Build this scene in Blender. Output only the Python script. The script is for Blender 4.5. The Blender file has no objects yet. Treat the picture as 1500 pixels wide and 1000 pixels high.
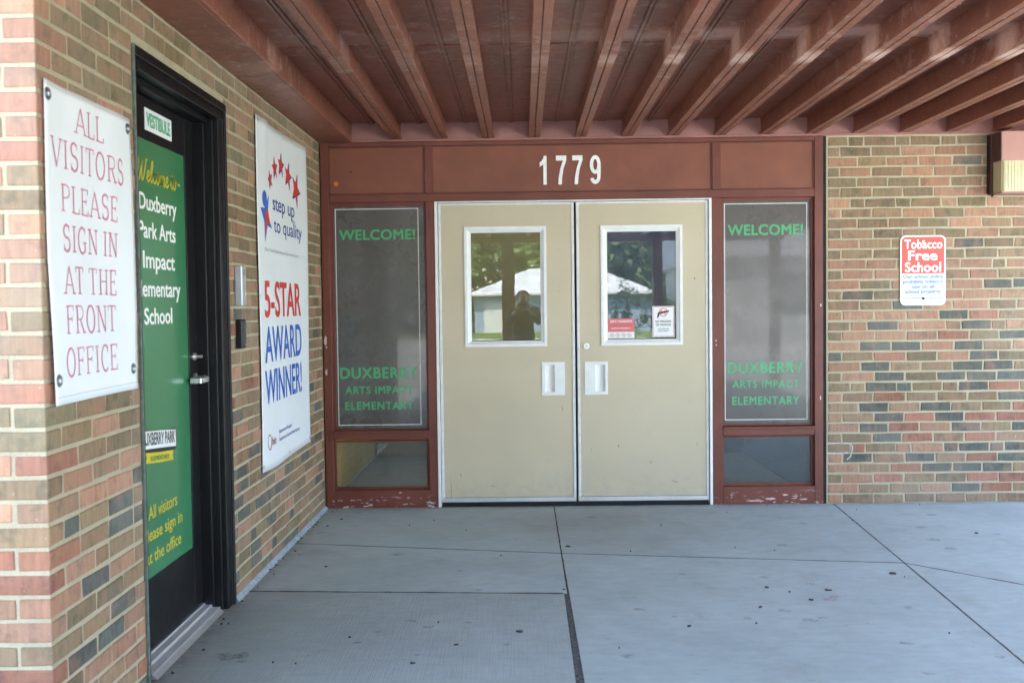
import bpy, bmesh, math, random
from mathutils import Vector, Matrix, Quaternion
R = math.radians
sc = bpy.context.scene
col = sc.collection
rnd = random.Random(7)

# ------------------------------------------------------------ camera, sky, sun, exposure
def cam_axes(yaw, pitch, roll):
    cy, sy, cp, sp, cr, sr = math.cos(yaw), math.sin(yaw), math.cos(pitch), math.sin(pitch), math.cos(roll), math.sin(roll)
    f = Vector((sy*cp, cy*cp, sp)); r = Vector((cy, -sy, 0)); u = r.cross(f)
    return r*cr+u*sr, u*cr-r*sr, f
cd = bpy.data.cameras.new('camera'); cam = bpy.data.objects.new('render_camera', cd); col.objects.link(cam); sc.camera = cam
r_, u_, f_ = cam_axes(-.0115, -.0358, -.0122)
m4 = Matrix((r_, u_, -f_)).transposed().to_4x4(); m4.translation = Vector((1.3289, -6.574, 1.3302)); cam.matrix_world = m4
cd.sensor_width = 36; cd.lens = 35.04; cd.clip_start = .02; cd.clip_end = 400
cd.dof.use_dof = True; cd.dof.focus_distance = 6.3; cd.dof.aperture_fstop = 4.5

SUN_EL, SUN_AZ = R(61), R(8)          # azimuth clockwise from +Y: behind the building, to the right
w = bpy.data.worlds.new('World'); sc.world = w; w.use_nodes = True
sky = w.node_tree.nodes.new('ShaderNodeTexSky'); sky.sky_type = 'NISHITA'; sky.sun_disc = False
sky.sun_elevation = SUN_EL; sky.sun_rotation = SUN_AZ; sky.dust_density = 1.5
bg = w.node_tree.nodes['Background']; w.node_tree.links.new(sky.outputs[0], bg.inputs[0]); bg.inputs[1].default_value = .15
sd = bpy.data.lights.new('sun', 'SUN'); so = bpy.data.objects.new('sun', sd); col.objects.link(so)
sd.energy = 3.6; sd.angle = R(.53); sd.color = (1, .95, .87)
sv = Vector((math.sin(SUN_AZ)*math.cos(SUN_EL), math.cos(SUN_AZ)*math.cos(SUN_EL), math.sin(SUN_EL)))
so.rotation_euler = sv.to_track_quat('Z', 'Y').to_euler()
sc.view_settings.view_transform = 'Standard'; sc.view_settings.look = 'None'
sc.view_settings.gamma = 1; sc.view_settings.use_curve_mapping = False
sc.view_settings.exposure = 3.78
sc.render.engine = 'CYCLES'
sc.cycles.max_bounces = 12; sc.cycles.diffuse_bounces = 8; sc.cycles.glossy_bounces = 5; sc.cycles.transparent_max_bounces = 8
sc.cycles.use_denoising = True; sc.cycles.caustics_reflective = False; sc.cycles.caustics_refractive = False

# ------------------------------------------------------------ materials
class NT:
    def __init__(s, name):
        s.m = bpy.data.materials.new(name); s.m.use_nodes = True; s.t = s.m.node_tree
        s.b = s.t.nodes['Principled BSDF']; s.out = s.t.nodes['Material Output']; s._pos = None
    def n(s, k, **kw):
        x = s.t.nodes.new(k)
        for a, v in kw.items(): setattr(x, a, v)
        return x
    def l(s, a, b): s.t.links.new(a, b)
    def put(s, sock, v):
        if isinstance(v, bpy.types.NodeSocket): s.l(v, sock)
        elif isinstance(v, (tuple, list)) and len(v) == 3 and sock.type == 'RGBA': sock.default_value = (*v, 1)
        else: sock.default_value = v
    def pos(s):
        if not s._pos: s._pos = s.n('ShaderNodeNewGeometry').outputs['Position']
        return s._pos
    def noise(s, scale, detail=4, rough=.55, stretch=None, off=0):
        v = s.pos()
        if stretch or off:
            mp = s.n('ShaderNodeMapping'); s.l(v, mp.inputs['Vector'])
            mp.inputs['Scale'].default_value = stretch or (1, 1, 1); mp.inputs['Location'].default_value = (off, off*1.7, off*.6); v = mp.outputs[0]
        x = s.n('ShaderNodeTexNoise'); s.l(v, x.inputs['Vector'])
        x.inputs['Scale'].default_value = scale; x.inputs['Detail'].default_value = detail; x.inputs['Roughness'].default_value = rough
        return x.outputs['Fac']
    def ramp(s, f, a, b, lo=0., hi=1.):
        x = s.n('ShaderNodeMapRange'); s.put(x.inputs[0], f)
        for i, v in enumerate((a, b, lo, hi)): x.inputs[i+1].default_value = v
        return x.outputs[0]
    def mix(s, f, a, b, mode='MIX'):
        x = s.n('ShaderNodeMix', data_type='RGBA', blend_type=mode)
        s.put(x.inputs['Factor'], f); s.put(x.inputs[6], a); s.put(x.inputs[7], b); return x.outputs[2]
    def math(s, op, a, b=0.):
        x = s.n('ShaderNodeMath', operation=op); s.put(x.inputs[0], a); s.put(x.inputs[1], b); return x.outputs[0]
    def sep(s):
        x = s.n('ShaderNodeSeparateXYZ'); s.l(s.pos(), x.inputs[0]); return x.outputs
    def bump(s, h, strength=.3, dist=.002):
        x = s.n('ShaderNodeBump'); x.inputs['Strength'].default_value = strength; x.inputs['Distance'].default_value = dist
        s.put(x.inputs['Height'], h); s.l(x.outputs[0], s.b.inputs['Normal'])
    def fin(s, colr=None, rough=None, metal=None, spec=None, coat=None):
        for k, v in (('Base Color', colr), ('Roughness', rough), ('Metallic', metal), ('Specular IOR Level', spec), ('Coat Weight', coat)):
            if v is not None: s.put(s.b.inputs[k], v)
        return s.m
def plain(name, c, rough=.6, metal=0, var=.12, scale=6, spec=.5, coat=0, bump=0):
    t = NT(name); n = t.noise(scale)
    a = tuple(x*(1-var) for x in c); b = tuple(min(1, x*(1+var)) for x in c)
    if bump: t.bump(t.noise(scale*25), bump, .001)
    return t.fin(t.mix(t.ramp(n, .3, .7), a, b), t.ramp(t.noise(scale*3), .3, .7, rough*.9, min(1, rough*1.12)), metal, spec, coat)

def brick_material(name, from_attr):
    t = NT(name)
    base = t.n('ShaderNodeAttribute', attribute_name='brick_colour').outputs['Color'] if from_attr else t.n('ShaderNodeObjectInfo').outputs['Color']
    streak = t.noise(60, 3, .6, (1, 1, .12)); big = t.noise(9, 3, .5); fine = t.noise(260, 3, .7); patch = t.noise(17, 4, .6, off=5)
    c = t.mix(t.ramp(streak, .3, .7), t.mix(1., base, (.80, .80, .80), 'MULTIPLY'), t.mix(1., base, (1.17, 1.12, 1.08), 'MULTIPLY'))
    c = t.mix(t.ramp(patch, .52, .64, 0, .75), c, t.mix(1., base, (.62, .68, .72), 'MULTIPLY'))
    c = t.mix(t.ramp(big, .5, .68, 0, .45), c, (.34, .17, .115))
    c = t.mix(t.ramp(fine, .62, .78, 0, .4), c, (.55, .48, .40))
    c = t.mix(t.ramp(t.noise(45, 4, .7, off=11), .66, .74, 0, .55), c, (.58, .53, .46))
    t.bump(t.math('ADD', fine, t.math('MULTIPLY', streak, .8)), .5, .0025)
    c = t.mix(t.ramp(t.noise(30, 6, .75, off=21), .60, .70, 0, .5), c, (.10, .085, .07))
    c = t.mix(t.ramp(t.noise(1.6, 5, .6, off=31), .45, .75, 0, .22), c, (.46, .42, .35))
    return t.fin(c, .88, spec=.25)
M = {}
M['brick'] = brick_material('fired_brick', False); M['brick_stuff'] = brick_material('fired_brick_far', True)
t = NT('mortar'); f = t.noise(220, 4, .7); g = t.noise(7, 4)
M['mortar'] = t.fin(t.mix(t.ramp(f, .35, .7), t.mix(t.ramp(g, .35, .65), (.31, .258, .172), (.42, .355, .24)), (.50, .43, .305)), .95, spec=.2); t.bump(f, .9, .003)
def paint(name, c, chips=.75, patches=False, low=False, speck=True):
    t = NT(name); xyz = t.sep()
    big = t.noise(3, 5, .6); fine = t.noise(110, 4, .65); mid = t.noise(22, 5, .7)
    base = t.mix(t.ramp(big, .35, .68), tuple(x*.84 for x in c), tuple(x*1.15 for x in c))
    base = t.mix(t.ramp(t.noise(9, 4, .6, (1, .3, 1)), .55, .8, 0, .22), base, tuple(x*.62 for x in c))
    if patches:                       # reflected sun painted as a pale band; worn patches and rust around the seam
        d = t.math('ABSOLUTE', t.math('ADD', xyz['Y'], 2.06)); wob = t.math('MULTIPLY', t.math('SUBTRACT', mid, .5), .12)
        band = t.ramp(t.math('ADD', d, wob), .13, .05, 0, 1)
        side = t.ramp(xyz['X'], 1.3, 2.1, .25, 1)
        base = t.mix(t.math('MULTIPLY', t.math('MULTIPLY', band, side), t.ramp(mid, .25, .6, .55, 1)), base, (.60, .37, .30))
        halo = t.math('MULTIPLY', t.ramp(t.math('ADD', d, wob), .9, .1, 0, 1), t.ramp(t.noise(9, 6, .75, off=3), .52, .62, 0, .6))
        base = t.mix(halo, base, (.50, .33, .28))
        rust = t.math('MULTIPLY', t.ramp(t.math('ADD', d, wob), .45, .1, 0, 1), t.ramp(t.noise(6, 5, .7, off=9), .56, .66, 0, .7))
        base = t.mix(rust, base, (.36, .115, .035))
    if speck:
        base = t.mix(t.ramp(t.noise(60, 4, .65, off=2), chips, chips+.02, 0, .85), base, (.60, .50, .44))
    if low:
        wear = t.math('MULTIPLY', t.ramp(xyz['Z'], .10, .03, 0, 1), t.ramp(t.noise(20, 5, .7, (.6, 1, 2.6)), .585, .61))
        base = t.mix(wear, base, (.62, .58, .55))
    t.bump(t.math('ADD', fine, mid), .35, .0015)
    return t.fin(base, t.ramp(mid, .3, .7, .34, .5), spec=.35)
RED = (.148, .042, .027)
M['ceil'] = paint('brown_red_ceiling_paint', (.225, .079, .050), .675, patches=True)
M['deck'] = paint('brown_red_deck_paint', (.25, .086, .056), .77, patches=True)
M['red'] = paint('brown_red_steel_paint', RED, .76, low=True)
M['redpanel'] = paint('brown_red_panel_paint', (.205, .068, .040), .8, speck=False)
M['lintel'] = paint('pinkish_brown_paint', (.30, .135, .115), .78)
M['black'] = plain('black_anodised_aluminium', (.007, .007, .008), .4, var=.25, spec=.3)
M['blackline'] = plain('worn_black_edge', (.05, .05, .052), .4)
M['gasket'] = plain('black_rubber', (.006, .006, .006), .8)
M['alu'] = plain('mill_aluminium', (.62, .63, .64), .38, .75, .08)
M['white'] = plain('white_painted_metal', (.74, .74, .72), .42, var=.05, scale=14, bump=.1)
M['worn_white'] = plain('worn_white_metal', (.66, .66, .64), .5, var=.1, scale=18)
M['bare'] = plain('bare_primer', (.52, .42, .38), .8, var=.2, scale=60)
t = NT('beige_door_paint'); d1 = t.noise(2.2, 4, .5); d2 = t.noise(60, 3, .5, (1, 1, .3)); xyz = t.sep()
c = t.mix(t.ramp(d1, .3, .7), (.49, .420, .292), (.545, .465, .325))
c = t.mix(t.ramp(t.noise(9, 6, .7, off=4), .60, .8, 0, .22), c, (.33, .29, .22))
c = t.mix(t.math('MULTIPLY', t.ramp(xyz['Z'], .28, .03, 0, .5), t.ramp(t.noise(20, 5, .7), .45, .7)), c, (.33, .29, .23))
c = t.mix(t.ramp(t.noise(34, 3, .6, (1, 1, .25), off=8), .735, .75, 0, .6), c, (.2, .17, .13))
t.bump(t.math('ADD', t.math('MULTIPLY', d2, .2), t.math('MULTIPLY', t.noise(3.5, 2), 4)), .25, .002); M['door'] = t.fin(c, t.ramp(t.noise(5, 5, .7), .3, .7, .32, .55), spec=.45)
M['banner'] = plain('white_vinyl_banner', (.76, .77, .80), .5, var=.03, scale=3, spec=.4)
M['paper'] = plain('white_paper', (.78, .78, .78), .6, var=.02)
M['green_film'] = plain('green_vinyl_film', (.040, .19, .082), .22, var=.12, scale=1.5, coat=.15)
t = NT('perforated_dark_film'); xyz = t.sep()
M['film'] = t.fin(t.mix(t.ramp(t.noise(1.3, 3), .3, .7), (.050, .048, .038), (.078, .070, .060)), t.ramp(t.noise(6, 5, .7), .3, .7, .18, .4), spec=.5, coat=.35)
for k, c, r in (('t_green', (.055, .36, .14), .4), ('t_white', (.82, .82, .80), .45), ('t_fwhite', (.6, .62, .58), .4), ('t_yellow', (.60, .50, .03), .4), ('t_pink', (.60, .20, .29), .5),
                ('t_navy', (.025, .06, .27), .5), ('t_red', (.65, .05, .035), .45), ('t_blue', (.03, .13, .52), .5), ('t_black', (.02, .02, .02), .5),
                ('s_red', (.72, .055, .035), .4), ('t_sblue', (.05, .15, .52), .5), ('t_grey', (.32, .36, .42), .5), ('t_mint', (.16, .56, .32), .5),
                ('t_dgreen', (.02, .14, .07), .5), ('t_pinkred', (.62, .13, .13), .4), ('t_maroon', (.28, .05, .06), .5)):
    M[k] = plain('ink_'+k[2:], c, r, var=.06, scale=40)
M['steel'] = plain('satin_stainless', (.78, .77, .75), .38, .9, .05, 30)
M['grey_plastic'] = plain('silver_grey_plastic', (.45, .49, .52), .35, .3)
M['caulk'] = plain('grey_green_caulk', (.12, .15, .13), .7, var=.3, scale=40)
M['sealant'] = plain('pale_blue_grey_sealant', (.32, .37, .40), .7, var=.25, scale=30, bump=.4)
M['lens'] = plain('yellowed_lamp_lens', (.50, .45, .26), .35, var=.12, scale=7, coat=.2)
M['fixture'] = plain('brown_fixture_paint', (.40, .20, .165), .5, var=.05)
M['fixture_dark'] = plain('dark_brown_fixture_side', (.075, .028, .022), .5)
M['asphalt'] = plain('joint_filler', (.10, .095, .088), .95, var=.75, scale=70, bump=1)
M['dirt'] = plain('joint_dirt_and_shade', (.055, .05, .043), .95, var=.5, scale=50, bump=.5)
def concrete(name, c, broom=False, seed=0):
    t = NT(name); xyz = t.sep()
    a = t.noise(1.1, 5, .6, off=seed); b = t.noise(9, 6, .65, (1, 2.2, 1), seed); fine = t.noise(330, 3, .7); sp = t.noise(16, 3, .5, (1, 1.9, 1), seed+3); sp2 = t.noise(42, 2, .5, (1, 1.3, 1), seed+7)
    x = t.mix(t.ramp(a, .3, .7), tuple(v*.86 for v in c), tuple(v*1.1 for v in c))
    x = t.mix(t.ramp(b, .42, .72, 0, .45), x, tuple(v*.70 for v in c))
    x = t.mix(t.ramp(t.noise(2.6, 7, .7, off=seed+13), .50, .72, 0, .38), x, tuple(v*.62 for v in c))
    x = t.mix(t.ramp(t.noise(4.5, 6, .7, off=seed+17), .55, .75, 0, .4), x, (.30, .27, .21))
    x = t.mix(t.ramp(b, .42, .25, 0, .3), x, tuple(min(1, v*1.2) for v in c))
    x = t.mix(t.ramp(fine, .3, .7, 0, .35), x, tuple(v*.72 for v in c))
    x = t.mix(t.ramp(sp, .69, .76, 0, .32), x, (.13, .12, .10))
    x = t.mix(t.ramp(sp2, .77, .785, 0, .5), x, (.08, .07, .06))
    x = t.mix(t.ramp(t.noise(55, 2, .5, off=seed+9), .765, .775, 0, .6), x, (.7, .7, .68))
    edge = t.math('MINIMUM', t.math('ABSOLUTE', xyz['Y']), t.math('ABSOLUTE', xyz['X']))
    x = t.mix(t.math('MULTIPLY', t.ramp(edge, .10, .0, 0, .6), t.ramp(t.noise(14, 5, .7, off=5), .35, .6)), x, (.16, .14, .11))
    # darker, browner patch in front of the doors
    dx = t.math('MULTIPLY', t.math('SUBTRACT', xyz['X'], 1.75), .75); dy = t.math('ADD', xyz['Y'], .45)
    rr = t.math('SQRT', t.math('ADD', t.math('MULTIPLY', dx, dx), t.math('MULTIPLY', dy, dy)))
    x = t.mix(t.math('MULTIPLY', t.ramp(rr, 1.0, .25, 0, .5), t.ramp(t.noise(3.5, 5, .6, off=2), .25, .7, .4, 1)), x, (.20, .17, .13))
    h = fine
    if broom:
        wv = t.noise(150, 2, .6, (1, .03, 1)); h = t.math('ADD', t.math('MULTIPLY', wv, 1.1), fine)
        x = t.mix(t.ramp(wv, .35, .65, 0, .20), x, tuple(v*.60 for v in c))
    t.bump(h, .6, .002)
    return t.fin(x, .82, spec=.35)
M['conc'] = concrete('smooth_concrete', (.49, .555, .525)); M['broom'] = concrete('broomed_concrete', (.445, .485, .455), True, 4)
M['apron'] = plain('sunlit_concrete', (.40, .39, .37), .9, var=.15, scale=.6)
t = NT('lawn_soil'); M['grass'] = t.fin(t.mix(t.ramp(t.noise(.35, 6, .7), .3, .7), (.045, .085, .018), (.11, .15, .035)), .95, spec=.2)
M['roofing'] = plain('dark_roofing', (.08, .08, .08), .9)
M['ochre'] = plain('ochre_wall_paint', (.62, .44, .06), .6, var=.08); M['iblue'] = plain('blue_wall_paint', (.05, .10, .22), .6)
M['iceil'] = plain('interior_ceiling', (.35, .35, .33), .8); M['ifloor'] = plain('interior_floor', (.22, .20, .16), .5)
M['shingle'] = plain('pale_grey_shingles', (.36, .37, .40), .85, var=.25, scale=3); M['siding'] = plain('pale_blue_grey_siding', (.20, .25, .33), .7, var=.08)
M['hwhite'] = plain('white_house_brick', (.42, .42, .41), .8, var=.1, scale=5); M['bark'] = plain('bark', (.09, .07, .05), .95, var=.4, scale=8)
M['wglass'] = plain('dark_window_glass', (.03, .035, .04), .15, var=.05)
t = NT('leaves'); oi = t.n('ShaderNodeNewGeometry').outputs['Random Per Island']
M['leaf'] = t.fin(t.mix(oi, (.020, .050, .014), (.085, .125, .035)), .6, spec=.3)
M['hedge'] = t.m
t = NT('clear_door_glass')       # thin pane: Fresnel reflection of both faces, the rest passes through
gl = t.n('ShaderNodeBsdfGlossy'); gl.inputs['Roughness'].default_value = .0; tr = t.n('ShaderNodeBsdfTransparent'); tr.inputs[0].default_value = (.74, .80, .74, 1)
fr = t.n('ShaderNodeFresnel'); fr.inputs[0].default_value = 1.9; mx = t.n('ShaderNodeMixShader')
bp = t.n('ShaderNodeBump'); bp.inputs['Strength'].default_value = .05; bp.inputs['Distance'].default_value = .002; t.l(t.noise(5, 2), bp.inputs['Height']); t.l(bp.outputs[0], gl.inputs['Normal'])
t.l(fr.outputs[0], mx.inputs[0]); t.l(tr.outputs[0], mx.inputs[1]); t.l(gl.outputs[0], mx.inputs[2])
df = t.n('ShaderNodeBsdfDiffuse'); df.inputs[0].default_value = (.55, .58, .60, 1); m2_ = t.n('ShaderNodeMixShader'); t.put(m2_.inputs[0], t.ramp(t.noise(7, 6, .7), .3, .75, .04, .12)); t.l(mx.outputs[0], m2_.inputs[1]); t.l(df.outputs[0], m2_.inputs[2]); t.l(m2_.outputs[0], t.out.inputs[0]); M['glass'] = t.m
t = NT('skin'); M['skin'] = t.fin((.42, .25, .18), .5); M['cloth'] = plain('dark_brown_clothing', (.06, .04, .03), .9); M['jean'] = plain('dark_denim', (.03, .04, .07), .9)
M['hair'] = plain('dark_brown_hair', (.035, .02, .012), .6)

# ------------------------------------------------------------ object helpers
def link(name, bm, mat, parent=None, smooth=False):
    me = bpy.data.meshes.new(name); bm.to_mesh(me); bm.free()
    for p in me.polygons: p.use_smooth = smooth
    o = bpy.data.objects.new(name, me); col.objects.link(o); me.materials.append(M[mat] if isinstance(mat, str) else mat); o.parent = parent; return o
def tag(o, label=None, cat=None, group=None, kind=None):
    for k, v in (('label', label), ('category', cat), ('group', group), ('kind', kind)):
        if v: o[k] = v
    return o
def thing(name, label, cat, group=None, kind=None):
    o = bpy.data.objects.new(name, None); col.objects.link(o); o.empty_display_size = .1
    return tag(o, label, cat, group, kind)
def bxm(bm, x0, x1, y0, y1, z0, z1, bev=0):
    vs = [bm.verts.new((x, y, z)) for x in (x0, x1) for y in (y0, y1) for z in (z0, z1)]
    fs = [bm.faces.new([vs[i] for i in q]) for q in ((0, 1, 3, 2), (4, 6, 7, 5), (0, 4, 5, 1), (2, 3, 7, 6), (0, 2, 6, 4), (1, 5, 7, 3))]
    if bev:
        es = {e for f in fs for e in f.edges}; bmesh.ops.bevel(bm, geom=list(es), offset=bev, segments=1, affect='EDGES', profile=.5)
def box(name, x0, x1, y0, y1, z0, z1, mat, parent=None, bev=0, **k):
    bm = bmesh.new(); bxm(bm, min(x0, x1), max(x0, x1), min(y0, y1), max(y0, y1), min(z0, z1), max(z0, z1), bev)
    bmesh.ops.recalc_face_normals(bm, faces=bm.faces); o = link(name, bm, mat, parent)
    return tag(o, **k) if k else o
def prism(bm, pts, axis, a, b):      # outline pts in the plane normal to axis, extruded from a to b
    def P(p, t): return {'x': (t, p[0], p[1]), 'y': (p[0], t, p[1]), 'z': (p[0], p[1], t)}[axis]
    A = [bm.verts.new(P(p, a)) for p in pts]; B = [bm.verts.new(P(p, b)) for p in pts]; n = len(pts)
    bm.faces.new(A); bm.faces.new(B[::-1])
    for i in range(n): bm.faces.new((A[i], B[i], B[(i+1) % n], A[(i+1) % n]))
    bmesh.ops.recalc_face_normals(bm, faces=bm.faces)
def cyl(bm, p, q, r, seg=20, r2=None):
    p, q = Vector(p), Vector(q); z = (q-p).normalized(); x = z.orthogonal().normalized(); y = z.cross(x); r2 = r if r2 is None else r2
    A = [bm.verts.new(p+(x*math.cos(a)+y*math.sin(a))*r) for a in (2*math.pi*i/seg for i in range(seg))]
    B = [bm.verts.new(q+(x*math.cos(a)+y*math.sin(a))*r2) for a in (2*math.pi*i/seg for i in range(seg))]
    bm.faces.new(A[::-1]); bm.faces.new(B)
    for i in range(seg): bm.faces.new((A[i], A[(i+1) % seg], B[(i+1) % seg], B[i]))
# planes for print: origin, right, up, normal
class Pl:
    def __init__(s, o, u, v, warp=None): s.o, s.u, s.v = Vector(o), Vector(u), Vector(v); s.n = s.u.cross(s.v); s.warp = warp
    def at(s, a, b, e=0): return s.o+s.u*a+s.v*b+s.n*(e+(s.warp(a, b) if s.warp else 0))
def fac(y): return Pl((0, y, 0), (1, 0, 0), (0, 0, 1))
def lef(x, warp=None): return Pl((x, 0, 0), (0, 1, 0), (0, 0, 1), warp)
_tc = {}
def text_geo(body, bold, shear=0, spacing=1):
    k = (body, bold, shear, spacing)
    if k not in _tc:
        c = bpy.data.curves.new('lettering', 'FONT'); c.body = body; c.offset = bold; c.resolution_u = 4; c.shear = shear; c.space_character = spacing
        o = bpy.data.objects.new('lettering', c); col.objects.link(o); bpy.context.view_layer.update()
        me = bpy.data.meshes.new_from_object(o.evaluated_get(bpy.context.evaluated_depsgraph_get()))
        v = [tuple(x.co) for x in me.vertices]; f = [tuple(p.vertices) for p in me.polygons]
        bpy.data.objects.remove(o); bpy.data.curves.remove(c); bpy.data.meshes.remove(me); _tc[k] = (v, f)
    return _tc[k]
def caph(bold): v, _ = text_geo('H', bold); return max(p[1] for p in v)
def text(body, mat, parent, pl, cx, base, width, cap, bold=0., e=.0012, name='lettering', shear=0, spacing=1, extr=0, slope=0):
    bold_ = bold*.95; bold = 0
    v, f = text_geo(body, bold, shear, spacing); x0 = min(p[0] for p in v); x1 = max(p[0] for p in v); sx = width/(x1-x0+2*bold_); b0 = min(p[1] for p in text_geo('H', bold)[0]); sy = cap/(caph(bold)-b0)
    bm = bmesh.new(); sh = [(0, 0)] if not bold_ else [(bold_*math.cos(a), bold_*.8*math.sin(a)) for a in (i*math.pi/4+.3 for i in range(8))]
    def W(p, ee):
        a = cx+(p[0]-(x0+x1)/2)*sx; return pl.at(a, base+(p[1]-b0)*sy+slope*(a-cx), ee)
    for k, (dx, dy) in enumerate(sh):
        V = [bm.verts.new(W((p[0]+dx, p[1]+dy), e+k*.00003)) for p in v]; F = []
        for q in f:
            try: F.append(bm.faces.new([V[i] for i in q]))
            except ValueError: pass
    if extr:
        r = bmesh.ops.extrude_face_region(bm, geom=F); bmesh.ops.translate(bm, verts=[g for g in r['geom'] if isinstance(g, bmesh.types.BMVert)], vec=pl.n*extr)
        bmesh.ops.recalc_face_normals(bm, faces=bm.faces)
    return link(name, bm, mat, parent)
def strokes(name, polys, mat, parent, pl, e=.0012):     # polys: (points[(a,b)], width) drawn as flat ribbons
    bm = bmesh.new(); k = 0
    for pts, wd in polys:
        k += 1; ee = e+.00004*(k % 9)
        L = []
        for i, p in enumerate(pts):
            a = Vector(pts[max(0, i-1)]); b = Vector(pts[min(len(pts)-1, i+1)]); d = (b-a)
            if d.length < 1e-9: d = Vector((1, 0))
            d.normalize(); nrm = Vector((-d.y, d.x))*(wd/2); p = Vector(p)
            L.append((bm.verts.new(pl.at(*(p+nrm), ee)), bm.verts.new(pl.at(*(p-nrm), ee))))
        for i in range(len(L)-1): bm.faces.new((L[i][0], L[i+1][0], L[i+1][1], L[i][1]))
    return link(name, bm, mat, parent)
def shape(name, pts, mat, parent, pl, e=.001):
    bm = bmesh.new(); bm.faces.new([bm.verts.new(pl.at(a, b, e)) for a, b in pts]); return link(name, bm, mat, parent)
def rrect(x0, x1, y0, y1, r, n=6):
    P = []
    for cx, cy, a0 in ((x1-r, y1-r, 0), (x0+r, y1-r, 90), (x0+r, y0+r, 180), (x1-r, y0+r, 270)):
        for i in range(n+1): a = R(a0+90*i/n); P.append((cx+r*math.cos(a), cy+r*math.sin(a)))
    return P
def disc(cx, cy, r, n=20, ry=None): return [(cx+r*math.cos(2*math.pi*i/n), cy+(ry or r)*math.sin(2*math.pi*i/n)) for i in range(n)]

# ------------------------------------------------------------ ground
lawn = box('ground', -150, 150, -200, 60, -.4, -.045, 'grass', kind='structure')
pav = thing('pavement', None, None, kind='structure')
def slab(pts, mat, z1=0.):
    n = len(pts); c = Vector((sum(p[0] for p in pts)/n, sum(p[1] for p in pts)/n)); bm = bmesh.new(); g = .003
    def inset(d):
        out = []
        for i in range(n):
            a, b, cc = Vector(pts[i-1]), Vector(pts[i]), Vector(pts[(i+1) % n])
            d1 = (b-a).normalized(); d2 = (cc-b).normalized(); n1 = Vector((-d1.y, d1.x)); n2 = Vector((-d2.y, d2.x))
            if (c-b).dot(n1) < 0: n1 = -n1
            if (c-b).dot(n2) < 0: n2 = -n2
            bis = n1+n2; out.append(b+bis*(d/max(.25, bis.dot(n1))))
        return out
    A, B = inset(g), inset(g+.001)
    lo = [bm.verts.new((p.x, p.y, -.04)) for p in A]; mid = [bm.verts.new((p.x, p.y, z1-.0015)) for p in A]; top = [bm.verts.new((p.x, p.y, z1)) for p in B]
    for i in range(n):
        j = (i+1) % n; bm.faces.new((lo[i], lo[j], mid[j], mid[i])); bm.faces.new((mid[i], mid[j], top[j], top[i]))
    bm.faces.new(top); bmesh.ops.recalc_face_normals(bm, faces=bm.faces)
    return link('concrete_slab', bm, mat, pav)
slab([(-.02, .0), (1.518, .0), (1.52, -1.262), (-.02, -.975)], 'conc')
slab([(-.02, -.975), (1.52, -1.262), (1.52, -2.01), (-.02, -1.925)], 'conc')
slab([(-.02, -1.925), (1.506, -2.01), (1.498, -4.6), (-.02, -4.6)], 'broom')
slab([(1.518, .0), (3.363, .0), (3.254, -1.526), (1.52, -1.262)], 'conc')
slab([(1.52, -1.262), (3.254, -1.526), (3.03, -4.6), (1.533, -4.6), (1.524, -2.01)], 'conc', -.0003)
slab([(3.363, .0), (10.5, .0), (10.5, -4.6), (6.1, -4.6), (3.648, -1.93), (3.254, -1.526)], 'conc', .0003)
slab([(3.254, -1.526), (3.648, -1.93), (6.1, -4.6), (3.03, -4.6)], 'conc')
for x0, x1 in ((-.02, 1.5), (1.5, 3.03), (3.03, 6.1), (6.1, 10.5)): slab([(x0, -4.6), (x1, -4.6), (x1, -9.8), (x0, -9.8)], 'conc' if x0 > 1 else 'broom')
slab([(-9, -3.83), (-.02, -3.83), (-.02, -9.8), (-9, -9.8)], 'conc')
bm = bmesh.new(); prism(bm, [(1.5085, -2.010), (1.5215, -2.010), (1.531, -4.6), (1.500, -4.6)], 'z', -.035, -.0006); link('expansion_joint', bm, 'asphalt', pav)
box('bedding', -9.2, 10.7, -10, .0, -.044, -.0018, 'asphalt', pav)
def joint(pts, wd):  # raised dirt strip; extra width of the cross joints stands for groove shading
    bm = bmesh.new(); rows = []; P = []
    for i in range(len(pts)-1):
        a, b = Vector(pts[i]), Vector(pts[i+1]); n = max(2, int((b-a).length/.04)); P += [a.lerp(b, k/n) for k in range(n)]
    P.append(Vector(pts[-1]))
    for i, p in enumerate(P):
        d = (P[min(i+1, len(P)-1)]-P[max(0, i-1)]).normalized(); e = Vector((-d.y, d.x)); w_ = wd*rnd.uniform(.6, 1.15)/2; o = rnd.uniform(-.0012, .0012)
        rows.append([bm.verts.new((*(p+e*(o+w_*k)), z)) for k, z in ((-1, .0003), (0, .0011), (1, .0003))])
    for i in range(len(rows)-1):
        for k in (0, 1): bm.faces.new((rows[i][k], rows[i+1][k], rows[i+1][k+1], rows[i][k+1]))
    bmesh.ops.recalc_face_normals(bm, faces=bm.faces); link('joint_dirt_and_shade', bm, 'dirt', pav)
joint([(-.01, -.975), (1.52, -1.262), (3.254, -1.526), (3.648, -1.93), (6.1, -4.6)], .013)
joint([(-.01, -1.925), (1.50, -2.008)], .019); joint([(1.518, -.05), (1.520, -1.262), (1.522, -2.0)], .008); joint([(3.363, -.03), (3.254, -1.526), (3.03, -4.6)], .0065)
t = NT('old_stain'); trn = t.n('ShaderNodeBsdfTransparent'); mxs = t.n('ShaderNodeMixShader'); t.put(t.b.inputs['Base Color'], (.10, .09, .075)); t.put(t.b.inputs['Roughness'], .9)
t.put(mxs.inputs[0], t.ramp(t.noise(45, 5, .7), .36, .62, .0, .34)); t.l(trn.outputs[0], mxs.inputs[1]); t.l(t.b.outputs[0], mxs.inputs[2]); t.l(mxs.outputs[0], t.out.inputs[0]); M['patches'] = t.m
bm = bmesh.new()
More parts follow.
